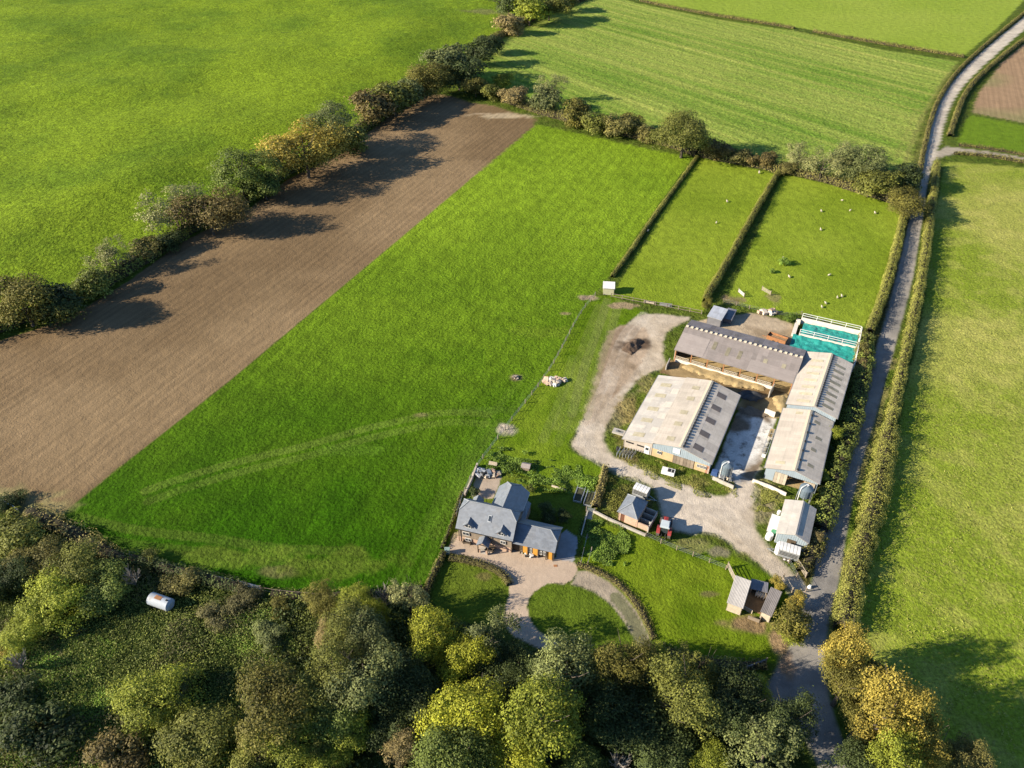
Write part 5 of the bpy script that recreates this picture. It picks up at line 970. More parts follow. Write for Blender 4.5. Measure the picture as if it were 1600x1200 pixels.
# porch
po = MB().box((4.1, -1.3, 0), (5.9, .25, .06)).build('porch', M_CONC, ho)
for x in (4.15, 5.85): MB().bar((x, -1.25, .06), (x, -1.25, 2.05), .14).build('porch_post', M_TIMBER, po)
slates('porch_roof', po, [[(3.95, .28, 2.1), (3.95, -1.5, 2.1), (5.0, -1.5, 2.95), (5.0, .28, 2.95)], [(6.05, -1.5, 2.1), (6.05, .28, 2.1), (5.0, .28, 2.95), (5.0, -1.5, 2.95)]], 6, .3, .4)
MB().bar((4.15, -1.25, 2.1), (5.85, -1.25, 2.1), .12).build('porch_beam', M_TIMBER, po); flat_wall('porch_wall', M_PBRICK, po, (4.1, -1.25), (4.55, -1.25), 0, .8, .12); flat_wall('porch_wall', M_PBRICK, po, (5.45, -1.25), (5.9, -1.25), 0, .8, .12)
MB().box((4.6, .2, 0), (5.4, .29, 2.0)).build('door', M_BROWN, ho)
# rear wing
wx, wh, wy = 6.75, 2.75, 11.3; zw = 6.0; pw_ = (zw - zE)/wh; hz = 4.75; hd = (hz - zE)/pw_; yb_ = 9.5
yv = 3.9
slates('wing_roof', ho, [[(wx - wh, wy, zE), (wx - wh, D - .05, zE), (wx, yv + .3, zw), (wx, yb_, zw), (wx - wh + hd, wy, hz)], [(wx + wh, D - .05, zE), (wx + wh, wy, zE), (wx + wh - hd, wy, hz), (wx, yb_, zw), (wx, yv + .3, zw)]], 7)
slates('hip_roof', ho, [[(wx + wh - hd, wy, hz), (wx - wh + hd, wy, hz), (wx, yb_, zw)]], 8); ridge_line(ho, (wx, yv + .3, zw), (wx, yb_, zw), (wx - wh + hd, wy, hz)); ridge_line(ho, (wx, yb_, zw), (wx + wh - hd, wy, hz))
flat_wall('wing_wall', M_PBRICK, ho, (wx - wh + .25, wy - .25), (wx - wh + .25, D - .4), 0, zE - .02); flat_wall('wing_wall', M_PBRICK, ho, (wx + wh - .25, D - .4), (wx + wh - .25, wy - .25), 0, zE - .02)
m = MB(); m.slab([(wx + wh - .25, wy - .25, 0), (wx - wh + .25, wy - .25, 0), (wx - wh + .25, wy - .25, zE), (wx - wh + hd, wy - .25, hz - .1), (wx + wh - hd, wy - .25, hz - .1), (wx + wh - .25, wy - .25, zE)], .18); m.build('wing_wall', M_PBRICK, ho)
MB().box((wx - wh + .9, D + 1.4, .0), (wx - wh + 1.0, D + 1.5, .1)).build('step', M_CONC, ho)
MB().bar((wx + wh + .03, D, 3.24), (wx + wh + .03, wy, 3.24), .1).build('gutter', M_WHITE, ho)
# low glazed link on the right of the wing and low side wing
lk = MB(); lk.slab([(9.45, 6.0, 2.35), (10.2, 6.0, 2.2), (10.2, 9.9, 2.2), (9.45, 9.9, 2.75)], .08); lk.build('link_roof', M_LEAD, ho)
flat_wall('link_wall', M_PBRICK, ho, (10.1, 6.1), (10.1, 9.8), 0, 2.15, .12)
eE, eR, eD, ey0 = 2.3, 4.25, 6.1, .4; eyr = 3.3; pe = (eR - eE)/(eyr - ey0); XE = 16.8; eh = 3.35; dh = (eh - eE)/pe; rxe = 15.35; pb_ = (eR - eE)/(eD - eyr); dhb = (eh - eE)/pb_
slates('side_wing_roof', ho, [[(9.6, ey0, eE), (XE, ey0, eE), (XE, ey0 + dh, eh), (rxe, eyr, eR), (9.6, eyr, eR)], [(XE, eD, eE), (9.6, eD, eE), (9.6, eyr, eR), (rxe, eyr, eR), (XE, eD - dhb, eh)]], 9)
slates('hip_roof', ho, [[(XE, ey0 + dh, eh), (XE, eD - dhb, eh), (rxe, eyr, eR)]], 10); ridge_line(ho, (9.8, eyr, eR), (rxe, eyr, eR), (XE, ey0 + dh, eh)); ridge_line(ho, (rxe, eyr, eR), (XE, eD - dhb, eh))
m = MB(); ex_ = XE - .25; m.slab([(ex_, .8, 0), (ex_, eD - .2, 0), (ex_, eD - .2, eE), (ex_, eD - dhb, eh - .1), (ex_, ey0 + dh, eh - .1), (ex_, .8, eE + .2)], .18); m.build('side_wing_wall', M_WOOD, ho)
flat_wall('side_wing_wall', M_PBRICK, ho, (XE - .3, eD - .2), (10.2, eD - .2), 0, eE)
flat_wall('side_wing_wall', M_TIMBER, ho, (9.6, .95), (XE - .3, .95), 0, eE)
for x, w_ in ((11.3, .95), (13.0, .85), (15.5, .8)): MB().box((0, -.06, 0), (w_, .06, 1.95)).build('door', M_OCHRE, ho, (x, .78, .03))
for x in (12.3, 14.0, 14.8): window(ho, x, .7, .8, .6, .9)
for x in (10.9, 12.2, 13.95, 15.3, 16.5): MB().bar((x, .6, 0), (x, .6, 2.28), .14).build('post', M_TIMBER, ho)
# ---------------------------------------------------------------- stable with pens
o_, a_, W, L = rectfit([(964.2,799.6),(979.8,770.7),(1006,783),(993.5,810)], (2.2,)*4)
p0 = Vector(P(964.2,799.6,2.2)); p1 = Vector(P(993.5,810,2.2)); a_ = R(-30); st = thing('stable', 'small brick stable with hipped slate roof and walled pens beside the red tractor', 'stable', (p0.x, p0.y, 0), a_)
W = 3.75; L = 4.7; ze = 2.2; zt = 3.75; xr = 1.9; pr = (zt - ze)/xr; y0, y1 = 1.75, 3.4; hz = 2.75
slates('roof', st, [[(0, L, ze), (0, 0, ze), (xr, y0, zt), (xr, y1, zt)], [(W, 0, ze), (W, L, ze), (xr, y1, zt), (xr, y0, zt)]], 21); slates('hip_roof', st, [[(0, 0, ze), (W, 0, ze), (xr, y0, zt)]], 22); slates('hip_roof', st, [[(W, L, ze), (0, L, ze), (xr, y1, zt)]], 23)
ridge_line(st, (0, 0, ze), (xr, y0, zt), (xr, y1, zt), (0, L, ze)); ridge_line(st, (W, 0, ze), (xr, y0, zt)); ridge_line(st, (W, L, ze), (xr, y1, zt))
flat_wall('front_wall', M_PBRICK, st, (1.35, .3), (W, .3), 0, 2.15); flat_wall('front_wall', M_PBRICK, st, (.2, .3), (.62, .3), 0, 2.15); MB().box((.62, .36, 0), (1.35, .44, 2.0)).build('door', M_BROWN, st)
flat_wall('side_wall', M_PBRICK, st, (.2, L - .2), (.2, .3), 0, 2.15); flat_wall('rear_wall', M_PBRICK, st, (W, L - .2), (.2, L - .2), 0, 2.15); flat_wall('side_wall', M_PBRICK, st, (W - .1, .3), (W - .1, L - .2), 0, 2.15)
px1 = W + 2.1; MB().box((W, .35, 0), (px1, L - .3, .06)).build('pen_floor', M_PANEL, st)
flat_wall('pen_wall', M_PBRICK, st, (W, .35), (px1, .35), 0, 1.25, .18); flat_wall('pen_wall', M_CONC, st, (px1, .2), (px1, L - .15), 0, 1.25, .18); flat_wall('pen_wall', M_CONC, st, (px1, L - .3), (W, L - .3), 0, 1.25, .18)
for k in (1, 2): flat_wall('pen_divider', M_CONC, st, (W, .35 + (L - .65)*k/3), (px1 - .18, .35 + (L - .65)*k/3), 0, 1.15, .08)
# ================================================================ THINGS
def two(pa, pb, z=0):
    a = Vector(P(*pa, z)); b = Vector(P(*pb, z)); return a, b, math.atan2((b - a).y, (b - a).x), (b - a).length
# ---- red tractor: x right, y forward
a, b, ang, l = two((1036,838), (1043,806)); t = thing('tractor', 'red tractor with pale cab roof parked on the edge of the farm yard', 'tractor', (a.x, a.y, 0), ang - math.pi/2); 
def wheel_part(parent, x, y, r, w):
    n = 16; m = MB(); m.tube((-w/2, 0, 0), (w/2, 0, 0), r*.97, n=n)
    for i in range(18):
        q = 6.28318*i/18; c = Vector((0, math.cos(q), math.sin(q)))*r; m.bar(c*.96 + Vector((-w/2, 0, 0)), c*.96 + Vector((0, math.cos(q + .12)*r*.02, 0)), .07, .09); m.bar(c*.96, c*.96 + Vector((w/2, 0, 0)), .07, .09)
    o = m.build('wheel', M_TYRE, parent, (x, y, r)); h = MB().tube((-w/2 - .03, 0, 0), (w/2 + .03, 0, 0), r*.52, n=14).build('rim', M_RED if r > .45 else M_STEEL, o)
    return o
for s in (-1, 1): wheel_part(t, s*.95, .2, .86, .5); wheel_part(t, s*.86, 2.85, .58, .36)
m = MB(); m.box((-.42, 1.35, .75), (.42, 3.3, 1.25)); m.slab([(-.42, 1.35, 1.27), (.42, 1.35, 1.27), (.3, 1.35, 1.62), (-.3, 1.35, 1.62)], .02); m.slab([(-.3, 1.35, 1.62), (.3, 1.35, 1.62), (.26, 3.25, 1.45), (-.26, 3.25, 1.45)], .05); m.slab([(.42, 1.35, 1.25), (.42, 3.3, 1.25), (.26, 3.25, 1.45), (.3, 1.35, 1.62)], .04); m.slab([(-.42, 3.3, 1.25), (-.42, 1.35, 1.25), (-.3, 1.35, 1.62), (-.26, 3.25, 1.45)], .04); hood = m.build('hood', M_RED, t)
MB().box((-.36, 3.3, .8), (.36, 3.36, 1.22)).build('grille', M_BLACK, hood)
MB().box((-.3, .0, .5), (.3, 3.1, .8)).build('chassis', M_BLACK, t)
c = MB(); 
for x, y in ((-.75, -.25), (.75, -.25), (-.7, 1.25), (.7, 1.25)): c.bar((x, y, 1.0), (x*.92, y, 2.5), .09)
cab = c.build('cab', M_RED, t); MB().box((-.68, -.22, 1.15), (.68, 1.2, 2.48)).build('cab_glass', M_GLASS, cab)
m = MB(); m.slab([(-.8, -.4, 2.62), (.8, -.4, 2.62), (.74, 1.35, 2.62), (-.74, 1.35, 2.62)], .14); m.slab([(-.66, -.25, 2.7), (.66, -.25, 2.7), (.6, 1.2, 2.7), (-.6, 1.2, 2.7)], .08); m.build('cab_roof', mat('pale_cab_roof', (.52, .58, .60), .5, .1, 2, .05, 10), cab)
for s in (-1, 1):
    m = MB()
    for k in range(6):
        q0, q1 = .2 + k*.42, .2 + (k + 1)*.42; m.slab([(s*.95 - .3, .2 + math.cos(q0)*.98, .86 + math.sin(q0)*.98), (s*.95 + .3, .2 + math.cos(q0)*.98, .86 + math.sin(q0)*.98), (s*.95 + .3, .2 + math.cos(q1)*.98, .86 + math.sin(q1)*.98), (s*.95 - .3, .2 + math.cos(q1)*.98, .86 + math.sin(q1)*.98)], .05)
    m.build('mudguard', M_RED, t)
MB().tube((.34, 1.7, 1.5), (.34, 1.7, 2.7), .05).build('exhaust', M_BLACK, t)
m = MB()
for s in (-1, 1): m.bar((s*.4, -.2, .7), (s*.45, -1.0, .45), .1); m.bar((s*.4, -.2, 1.1), (s*.2, -.8, .9), .07)
m.bar((-.5, -1.0, .45), (.5, -1.0, .45), .1); m.build('linkage', M_BLACK, t)
for s in (-1, 1): m = MB().bar((s*.5, 1.6, 1.2), (s*.5, 3.7, .9), .1); m.build('loader_arm', M_RED, t)
MB().bar((-.8, 3.75, .85), (.8, 3.75, .85), .14).build('loader_crossbar', M_BLACK, t)

# ---- livestock trailers
def stock_trailer(pa, pb, zz, wid, label, ribs, nose, hitch=1):
    a, b, ang, l = two(pa, pb, zz); t = thing('livestock_trailer', label, 'trailer', (a.x, a.y, 0), ang, 'livestock trailers')
    hw = wid/2; z0, z1 = .55, zz
    for s in (-1, 1):
        m = MB(); m.slab([(0, s*hw, z0), (l, s*hw, z0), (l, s*hw, z1), (0, s*hw, z1)] if s < 0 else [(l, s*hw, z0), (0, s*hw, z0), (0, s*hw, z1), (l, s*hw, z1)], .05); sd = m.build('side_panel', M_STEEL, t)
        for k in range(3): MB().box((.25, s*(hw + .012) - .01, 1.1 + .3*k), (l - .25, s*(hw + .012) + .01, 1.24 + .3*k)).build('vent_slot', M_DARK, sd)
    MB().box((0, -hw, z0), (.05, hw, z1)).build('ramp', M_STEEL, t); MB().box((l - .05, -hw, z0), (l, hw, z1)).build('front_panel', M_STEEL, t); MB().box((0, -hw, .48), (l, hw, .55)).build('floor', M_BLACK, t)
    p = None
    for k in range(ribs):
        if p is None:
            m = MB(); g = l/ribs; m.slab([(.03, -hw - .03, 0), (g - .03, -hw - .03, 0), (g - .03, 0, .08), (.03, 0, .08)], .04); m.slab([(.03, 0, .08), (g - .03, 0, .08), (g - .03, hw + .03, 0), (.03, hw + .03, 0)], .04); p = m.build('roof_panel', M_WHITE, t, (0, 0, z1 + .04))
        else: again(p, 'roof_panel', t, (k*g, 0, z1 + .04))
    rb = None
    for k in range(ribs + 1):
        if rb is None: rb = MB().box((-.025, -hw, -.02), (.025, hw, .03)).build('roof_rib', M_BLACK, t, (0, 0, z1))
        else: again(rb, 'roof_rib', t, (k*l/ribs, 0, z1))
    if nose: MB().add([(l, -hw, z0), (l, hw, z0), (l, -hw, z1), (l, hw, z1), (l + .5, -hw*.7, z0 + .1), (l + .5, hw*.7, z0 + .1), (l + .45, -hw*.7, z1 - .25), (l + .45, hw*.7, z1 - .25)], [(0, 4, 6, 2), (5, 1, 3, 7), (4, 5, 7, 6), (2, 6, 7, 3), (0, 1, 5, 4)]).build('nose', M_WHITE, t)
    for s in (-1, 1):
        for x in (l*.42, l*.62): wl = MB().tube((0, -.1, 0), (0, .1, 0), .36, n=14).build('wheel', M_TYRE, t, (x, s*(hw + .06), .36)); MB().tube((0, -.115, 0), (0, .115, 0), .18, n=10).build('rim', M_WHITE, wl)
        MB().box((l*.28, s*(hw + .06) - .13, .78), (l*.76, s*(hw + .06) + .13, .83)).build('mudguard', M_STEEL, t)
    m = MB(); x0 = l if hitch > 0 else 0; x1 = x0 + hitch*1.5; m.bar((x0, -hw*.6, .5), (x1, 0, .5), .09); m.bar((x0, hw*.6, .5), (x1, 0, .5), .09); m.bar((x1, 0, .5), (x1 + hitch*.2, 0, .5), .1); m.bar((x1 - hitch*.2, .05, 0), (x1 - hitch*.2, .05, .7), .06); m.build('drawbar', M_STEEL, t)
stock_trailer((991.5,758.2), (1014,767.2), 2.1, 1.65, 'white roofed livestock trailer behind the small stable', 5, False, 1)
stock_trailer((1251,861.5), (1218.5,851.5), 2.2, 1.8, 'white livestock trailer with tapered nose in front of the white shed', 6, True, 1)

# ---- feed silos
def silo(px, py, r, zc0, zc1, label, leg):
    x, y = P(px, py, zc0); s = thing('feed_silo', label, 'silo', (x, y, 0), R(20), 'feed silos')
    m = MB(); n = 18
    for k in range(4): m.tube((0, 0, zc0 + (zc1 - zc0)*k/4), (0, 0, zc0 + (zc1 - zc0)*(k + 1)/4 - .03), r + .012*(k % 2), n=n, cap=False, tone=1 + .04*(k % 2))
    m.build('body', M_SILO, s, smooth=False); MB().tube((0, 0, zc1 - .02), (0, 0, zc1 + r*.5), r + .03, .22, n).build('cone_roof', M_SILO, s); MB().tube((0, 0, .9), (0, 0, zc0), .18, r, n).build('hopper', M_SILO, s)
    MB().tube((0, 0, zc1 + r*.5), (0, 0, zc1 + r*.5 + .1), .26, n=12).build('lid', M_WHITE, s)
    for k in range(4): q = .785 + k*1.5708; MB().bar((math.cos(q)*r, math.sin(q)*r, 0), (math.cos(q)*r, math.sin(q)*r, zc0 + .3), .1).build('leg', M_STEEL, s)
    m = MB(); pts = [(-r - .12, .0, .9), (-r - .12, 0, zc1 + .1), (-r + .05, 0, zc1 + .5), (-.3, 0, zc1 + r*.5 + .18)]
    for p, q in zip(pts[:-1], pts[1:]): m.tube(p, q, .07, n=8)
    m.build('fill_pipe', M_WHITE, s)
    m = MB()
    for e in (-.16, .16): m.bar((.3 + e, -r - .1, .3), (.3 + e, -r - .1, zc1), .04)
    for k in range(8): m.bar((.14, -r - .1, .5 + k*.4), (.46, -r - .1, .5 + k*.4), .03)
    m.build('ladder', M_STEEL, s)
silo(1134,738,1.05,1.9,3.9,'grey-blue feed silo with white pipe beside the main barn',0); silo(1257,773,1.15,1.7,3.5,'wide grey-blue feed silo between the lower long barn and the white shed',0)
def boxes(name, label, cat, m_, boxes_, loc, rz=0, group=None, parts=None):
    o = thing(name, label, cat, (*loc, 0), rz, group)
    for nm, mm, a, b in boxes_: MB().box(a, b).build(nm, mm, o)
    return o
BA = BARN[1]
# ---- things round the main barn
boxes('trailer', 'white box trailer lying open on the grass before the main barn', 'trailer', None, [('body', M_WHITE, (-1.2, -.6, .12), (1.2, .6, .95)), ('opening', M_DARK, (-.1, -.45, .951), (.5, .45, .97)), ('opening', M_DARK, (.62, -.45, .951), (1.05, .45, .97)), ('skid', M_BLACK, (-1.0, -.5, 0), (1.0, .5, .12))], P(1044,737,.5), R(-22))
boxes('water_trough', 'pale concrete trough slab at the left wall of the main barn', 'trough', None, [('slab', M_CONC, (-1.2, -.7, 0), (1.2, .7, .35)), ('basin', M_PANEL, (-.6, -.35, .351), (.9, .3, .37)), ('lid', M_BLACK, (-.2, -.15, .372), (.3, .12, .42))], P(967,674,.3), R(-25))
tag(MB().tube((0, 0, 0), (0, 0, .7), .3, n=12).build('barrel', M_BLACK, None, (*P(965,703), 0)), 'black barrel at the fence corner by the main barn', 'barrel')
o = thing('gate', 'row of grey hurdles making a pen against the lean-to of the main barn', 'gate', (*P(963,714), 0), BA)
for k in range(6):
    m = MB()
    for zz in (.3, .65, 1.0): m.bar((0, 0, zz), (0, 2.0, zz), .05)
    m.bar((0, 0, 0), (0, 0, 1.15), .06); m.bar((0, 2, 0), (0, 2, 1.15), .06)
    if k == 0: h0 = m.build('hurdle', M_STEEL, o)
    else: again(h0, 'hurdle', o, (.55*k, .1 + .08*k, 0), -.12)
rg = random.Random(3)
def scatter_pile(name, label, cat, piece, m_, px, py, n, spread, size, seed, tones=(.7, 1.3), squash=.6, hz=.6):
    rg = random.Random(seed); x, y = P(px, py); o = thing(name, label, cat, (x, y, 0)); base = None
    for k in range(n):
        q = rg.uniform(0, 6.28); rr = spread*math.sqrt(rg.random()); s = size*rg.uniform(.6, 1.4); z = hz*max(0, 1 - rr/spread)*rg.random()
        if k < 5:
            m = MB(); vs = [(sx*(.5 + rg.uniform(-.15, .15)), sy*(.5 + rg.uniform(-.15, .15)), sz*(.35 + rg.uniform(-.1, .1)) + .35) for sx in (-1, 1) for sy in (-1, 1) for sz in (-1, 1)]
            m.add(vs, [(0, 1, 3, 2), (4, 6, 7, 5), (0, 4, 5, 1), (2, 3, 7, 6), (0, 2, 6, 4), (1, 5, 7, 3)], rg.uniform(*tones)); pc = m.build(piece, m_[k % len(m_)], o)
            base = (base or []) + [pc]
        else: pc = again(rg.choice(base), piece, o, (0, 0, 0))
        pc.location = (math.cos(q)*rr, math.sin(q)*rr*squash, z); pc.rotation_euler = (rg.uniform(-.3, .3), rg.uniform(-.3, .3), rg.uniform(0, 6.28)); pc.scale = (s, s*rg.uniform(.6, 1), s*.8)
    return o
scatter_pile('rubble_heap', 'heap of pale rubble and timber on the fence line in the green field', 'rubble', 'stone', [M_STONE, M_PALEW, M_PBRICK, M_WHITE, M_STONE], 864, 597, 46, 2.1, .75, 1)
scatter_pile('rubble_heap', 'small second scatter of pale stones right of the rubble heap', 'rubble', 'stone', [M_WHITE, M_STONE, M_STONE, M_PALEW, M_STONE], 879, 595, 12, 1.0, .6, 2)
scatter_pile('bag_heap', 'heap of white feed bags at the feet of the silo by the main barn', 'bags', 'bag', [M_WHITE, M_STONE, M_WHITE, M_STEEL, M_WHITE], 1134, 747, 16, 1.1, .75, 3, (.8, 1.1))
scatter_pile('rubble_heap', 'pale concrete lumps on the edge of the yard behind the open barn', 'rubble', 'block', [M_STONE, M_WCONC, M_PBRICK, M_WCONC, M_STONE], 1200, 489, 16, 2.4, .95, 4, squash=.35)
scatter_pile('junk_heap', 'builders rubbish with white bags on the patio behind the house', 'rubbish', 'piece', [M_WHITE, M_BLACK, M_STONE, M_PALEW, M_STEEL], 756, 741, 22, 1.7, .8, 5, (.8, 1.2))
scatter_pile('stone_heap', 'few pale stones on bare ground in the green field', 'stones', 'stone', [M_STONE, M_WOOD, M_STONE, M_STONE, M_STONE], 807, 591, 7, .8, .5, 6)
scatter_pile('brick_stack', 'brick and timber stack beside the rubbish behind the house', 'bricks', 'piece', [M_PBRICK, M_PALEW, M_PBRICK, M_STONE, M_PBRICK], 770, 742, 14, 1.1, .7, 7)
# ---- gear along the lower long barn, yard walls
x, y = P(1199,697); o = thing('cattle_race', 'row of metal hurdles and gear along the yard side of the lower long barn', 'cattle race', (x, y, 0), BA)
for k in range(5):
    m = MB(); y0_ = -3.4 + k*1.5
    for zz in (.35, .75, 1.15): m.bar((-.5, y0_, zz), (-.5, y0_ + 1.4, zz), .07); m.bar((.35, y0_, zz), (.35, y0_ + 1.4, zz), .07)
    m.bar((-.5, y0_, 0), (-.5, y0_, 1.25), .08); m.bar((.35, y0_, 0), (.35, y0_, 1.25), .08); m.bar((-.5, y0_, 1.2), (.35, y0_, 1.2), .07); m.build('hurdle', M_STEEL, o)
MB().box((-.4, -3.9, .3), (.3, -3.5, .9)).build('tub', M_WHITE, o); MB().box((-.55, 2.2, .0), (.45, 5.0, .5)).build('trough', M_WCONC, o); MB().box((-.45, 2.3, .5), (.35, 4.9, .53)).build('feed', M_STRAW, o)
def wall(name, label, m_, pts, h, th=.2, group=None):
    o = thing(name, label, 'wall', (*P(*pts[0]), 0), 0, group); w0 = Vector(P(*pts[0]))
    for p, q in zip(pts[:-1], pts[1:]):
        a = Vector(P(*p)) - w0; b = Vector(P(*q)) - w0; n = max(1, int((b - a).length/2.4))
        for k in range(n): MB().bar((*a.lerp(b, k/n), h/2), (*a.lerp(b, (k + .985)/n), h/2), th, h, tone=1 + rg.uniform(-.07, .07)).build('wall_panel', m_, o)
    return o
wall('yard_wall', 'pale low wall in front of the lower long barn', M_WCONC, [(1175,753),(1200,762),(1228,775)], .75)
wall('yard_wall', 'white concrete wall across the middle of the yard', M_WCONC, [(1194,646),(1210,652)], 1.3)
wall('yard_wall', 'low concrete wall beside the silo at the corner of the main barn', M_CONC, [(1113,749),(1146,764)], .8)
wall('garden_wall', 'low pale wall from the garden path to the stable', M_CONC, [(927,800),(950,812),(972,822),(1009,838)], .5, .3)
wall('garden_edging', 'pale timber edging of the vegetable bed', M_PALEW, [(862,760),(884,767)], .35, .2)
wall('garden_wall', 'low wall along the garden path to the house', M_CONC, [(918,800),(908,838)], .4, .2)
wall('stone_wall', 'low pale wall between the house and the green field', M_STONE, [(746,728),(737,752),(726,776)], .8, .3)
wall('yard_wall', 'concrete wall between the open barn and the main barn', M_CONC, [(1040,578),(1046,566)], 1.2)
# ---- silage clamp
C0 = Vector(P(1252,506)); C1 = Vector(P(1338.5,526)); ux = (C1 - C0).normalized(); ac = math.atan2(ux.y, ux.x); CL = (C1 - C0).length; cl = thing('silage_clamp', 'silage clamp with white concrete walls, railings and teal sheets', 'silage clamp', (C0.x, C0.y, 0), ac)
dv = Vector((-ux.y, ux.x))
def cly(px, py, z=0): return (Vector(P(px, py, z)) - C0).dot(dv)
ym = cly(1292, 539.5); yf = cly(1285, 566) - .8; hW = 1.7
flat_wall('back_wall', M_WCONC, cl, (-.3, 0), (CL + .4, 0), 0, hW, .25); flat_wall('middle_wall', M_WCONC, cl, (.2, ym), (CL + .2, ym), 0, 1.35, .25); flat_wall('end_wall', M_WCONC, cl, (CL + .4, 0), (CL + .4, yf), 0, hW, .25)
flat_wall('buttress', M_WCONC, cl, (-1.3, -.7), (-.3, -.7), 0, 1.2, .6); MB().box((-1.4, ym + .3, 0), (-.5, -1.6, .9)).build('concrete_block', M_WCONC, cl)
def rail(p, q, z0, n, ht=1.15):
    p = Vector(p); q = Vector(q); pp = None
    for k in range(n + 1):
        c = p.lerp(q, k/n)
        if pp is None: pp = MB().bar((0, 0, 0), (0, 0, ht), .11).build('rail_post', M_WHITE, cl, (c.x, c.y, z0))
        else: again(pp, 'rail_post', cl, (c.x, c.y, z0))
    for zz in (.6, ht): MB().bar((p.x, p.y, z0 + zz), (q.x, q.y, z0 + zz), .09).build('rail', M_WHITE, cl)
rail((-.2, .12, 0), (CL + .3, .12, 0), hW, 4); rail((.3, ym + .12, 0), (CL + .2, ym + .12, 0), 1.35, 4); rail((CL + .5, 0, 0), (CL + .5, yf, 0), hW, 4, 1.1)
def sheet(x0, x1, y0, y1, zf, seed):
    n1, n2 = 60, 30; gx, gy = np.meshgrid(np.linspace(x0, x1, n1), np.linspace(y0, y1, n2)); X = gx.ravel(); Y = gy.ravel(); Z = zf(X, Y) + .42*fbm(X*1.3, Y*1.3, seed, 4) + .25*(1 - np.abs(2*fbm(X*.5, Y*1.6, seed + 3., 2) - 1))
    i = np.arange((n1 - 1)*(n2 - 1)); a = (i//(n1 - 1))*n1 + i % (n1 - 1); return link('sheet', np_mesh('sheet', np.stack([X, Y, Z], 1), np.stack([a, a + 1, a + n1 + 1, a + n1], 1), None, [M_TEAL]), cl)
sheet(.5, CL + .25, ym + .02, -.3, lambda X, Y: .3 + .25*sst(0, -1.5, Y + .2)*0 + .35*sst(2, 9, X)*0, 2)
sheet(-1.0, CL + .25, yf - 1.2, ym - .3, lambda X, Y: .25 + .5*sst(-3, 0, Y - ym), 6)
# ---- rusty trailer behind the open barn
a, b, ang, l = two((1200,524), (1229,534), 1.0); o = thing('tipping_trailer', 'rusty open trailer behind the open fronted barn', 'trailer', (a.x, a.y, 0), ang)
for nm, p, q in (('side_board', (0, -.95, .7), (l, -.88, 1.6)), ('side_board', (0, .88, .7), (l, .95, 1.6)), ('end_board', (0, -.88, .7), (.07, .88, 1.6)), ('tailgate', (l - .07, -.88, .7), (l, .88, 1.6)), ('bed', (0, -.95, .62), (l, .95, .7)), ('load', (.2, -.8, .7), (l - .2, .8, 1.15))): MB().box(p, q).build(nm, M_RUST if nm != 'load' else mat('brown_load', (.30, .19, .10), 1, .3, 2, .3, 8), o)
for s in (-1, 1):
    for x in (l*.4, l*.62): MB().tube((x, s*.98 - .12, .42), (x, s*.98 + .12, .42), .42, n=14).build('wheel', M_BLACK, o)
MB().bar((0, 0, .55), (-1.2, 0, .5), .12).build('drawbar', M_RUST, o)
# ---- tin sheds, field shelter, pens
def lean(name, label, fl, fr_, dep, zf, zb, mr, mw, sheet=.8, openf=False, group=None, cat='shed', out=.15):
    a, b, ang, l = two(fl, fr_, zf); o = thing(name, label, cat, (a.x, a.y, 0), ang, group)
    corr_slope('roof', mr, o, (-out, -out, zf), (l + out, -out, zf), (l + out, dep + out, zb), (-out, dep + out, zb), rows=2, sheet=sheet, seed=len(label), var=.09)
    sl_ = lambda t: zf + (zb - zf)*t - .06
    if not openf: flat_wall('front_wall', mw, o, (0, 0), (l, 0), 0, zf - .05, .08)
    else:
        for x in (.08, l/2, l - .08): MB().bar((x, .05, 0), (x, .05, zf - .05), .12).build('post', mw, o)
    flat_wall('side_wall', mw, o, (l, 0), (l, dep), 0, sl_, .08); flat_wall('side_wall', mw, o, (0, dep), (0, 0), 0, lambda t: sl_(1 - t), .08); flat_wall('rear_wall', mw, o, (l, dep), (0, dep), 0, zb - .05, .08); return o
M_TIN = mat('bright_tin', (.60, .62, .65), .5, .12, .8, .1, 9, True, metal=.35, stain=(.45, .44, .44), streak=-.1)
M_TIND = mat('dull_tin', (.22, .22, .24), .6, .2, .8, .1, 9, True, metal=.3)
lean('tin_shed', 'corrugated tin shed with bright roof behind the open fronted barn', (1106,494), (1127,500), 4.6, 2.1, 2.5, M_TIN, M_TIND)
lean('tin_shed', 'low dark tin lean-to right of the bright tin shed', (1131,497), (1143,500), 4.2, 1.3, 1.7, M_TIND, M_TIND)
lean('field_shelter', 'white roofed field shelter at the corner of the left paddock', (943,450), (960,451), 2.5, 1.9, 2.3, M_WHITE, mat('cream_board', (.55, .52, .33), .8, .12, 1, .1, 9, True))
lean('animal_shelter', 'larger pen shelter with pale tin roof in the lower meadow', (1137.5,941), (1160,949.5), 5.0, 2.0, 2.5, mat('pale_tin_roof', (.50, .47, .43), .7, .1, .8, .1, 9, True, streak=.12), M_PALEW, group='shelters of the animal pen', cat='shelter')
lean('animal_shelter', 'smaller grey roofed pen shelter against the golden bush', (1190,955), (1205,962), 4.6, 1.8, 2.3, mat('grey_felt_roof', (.22, .20, .19), .9, .15, .8, .1, 9, True), M_PALEW, group='shelters of the animal pen', cat='shelter')
x, y = P(1157,955); 
MB_ = wall('pen_wall', 'low board wall closing the front of the animal pen', M_PALEW, [(1160,951),(1175,959)], .8, .1)
wall('pen_wall', 'dark board wall at the lower front of the animal pen', M_WOOD, [(1168,966),(1186,973),(1189,966)], .7, .12)
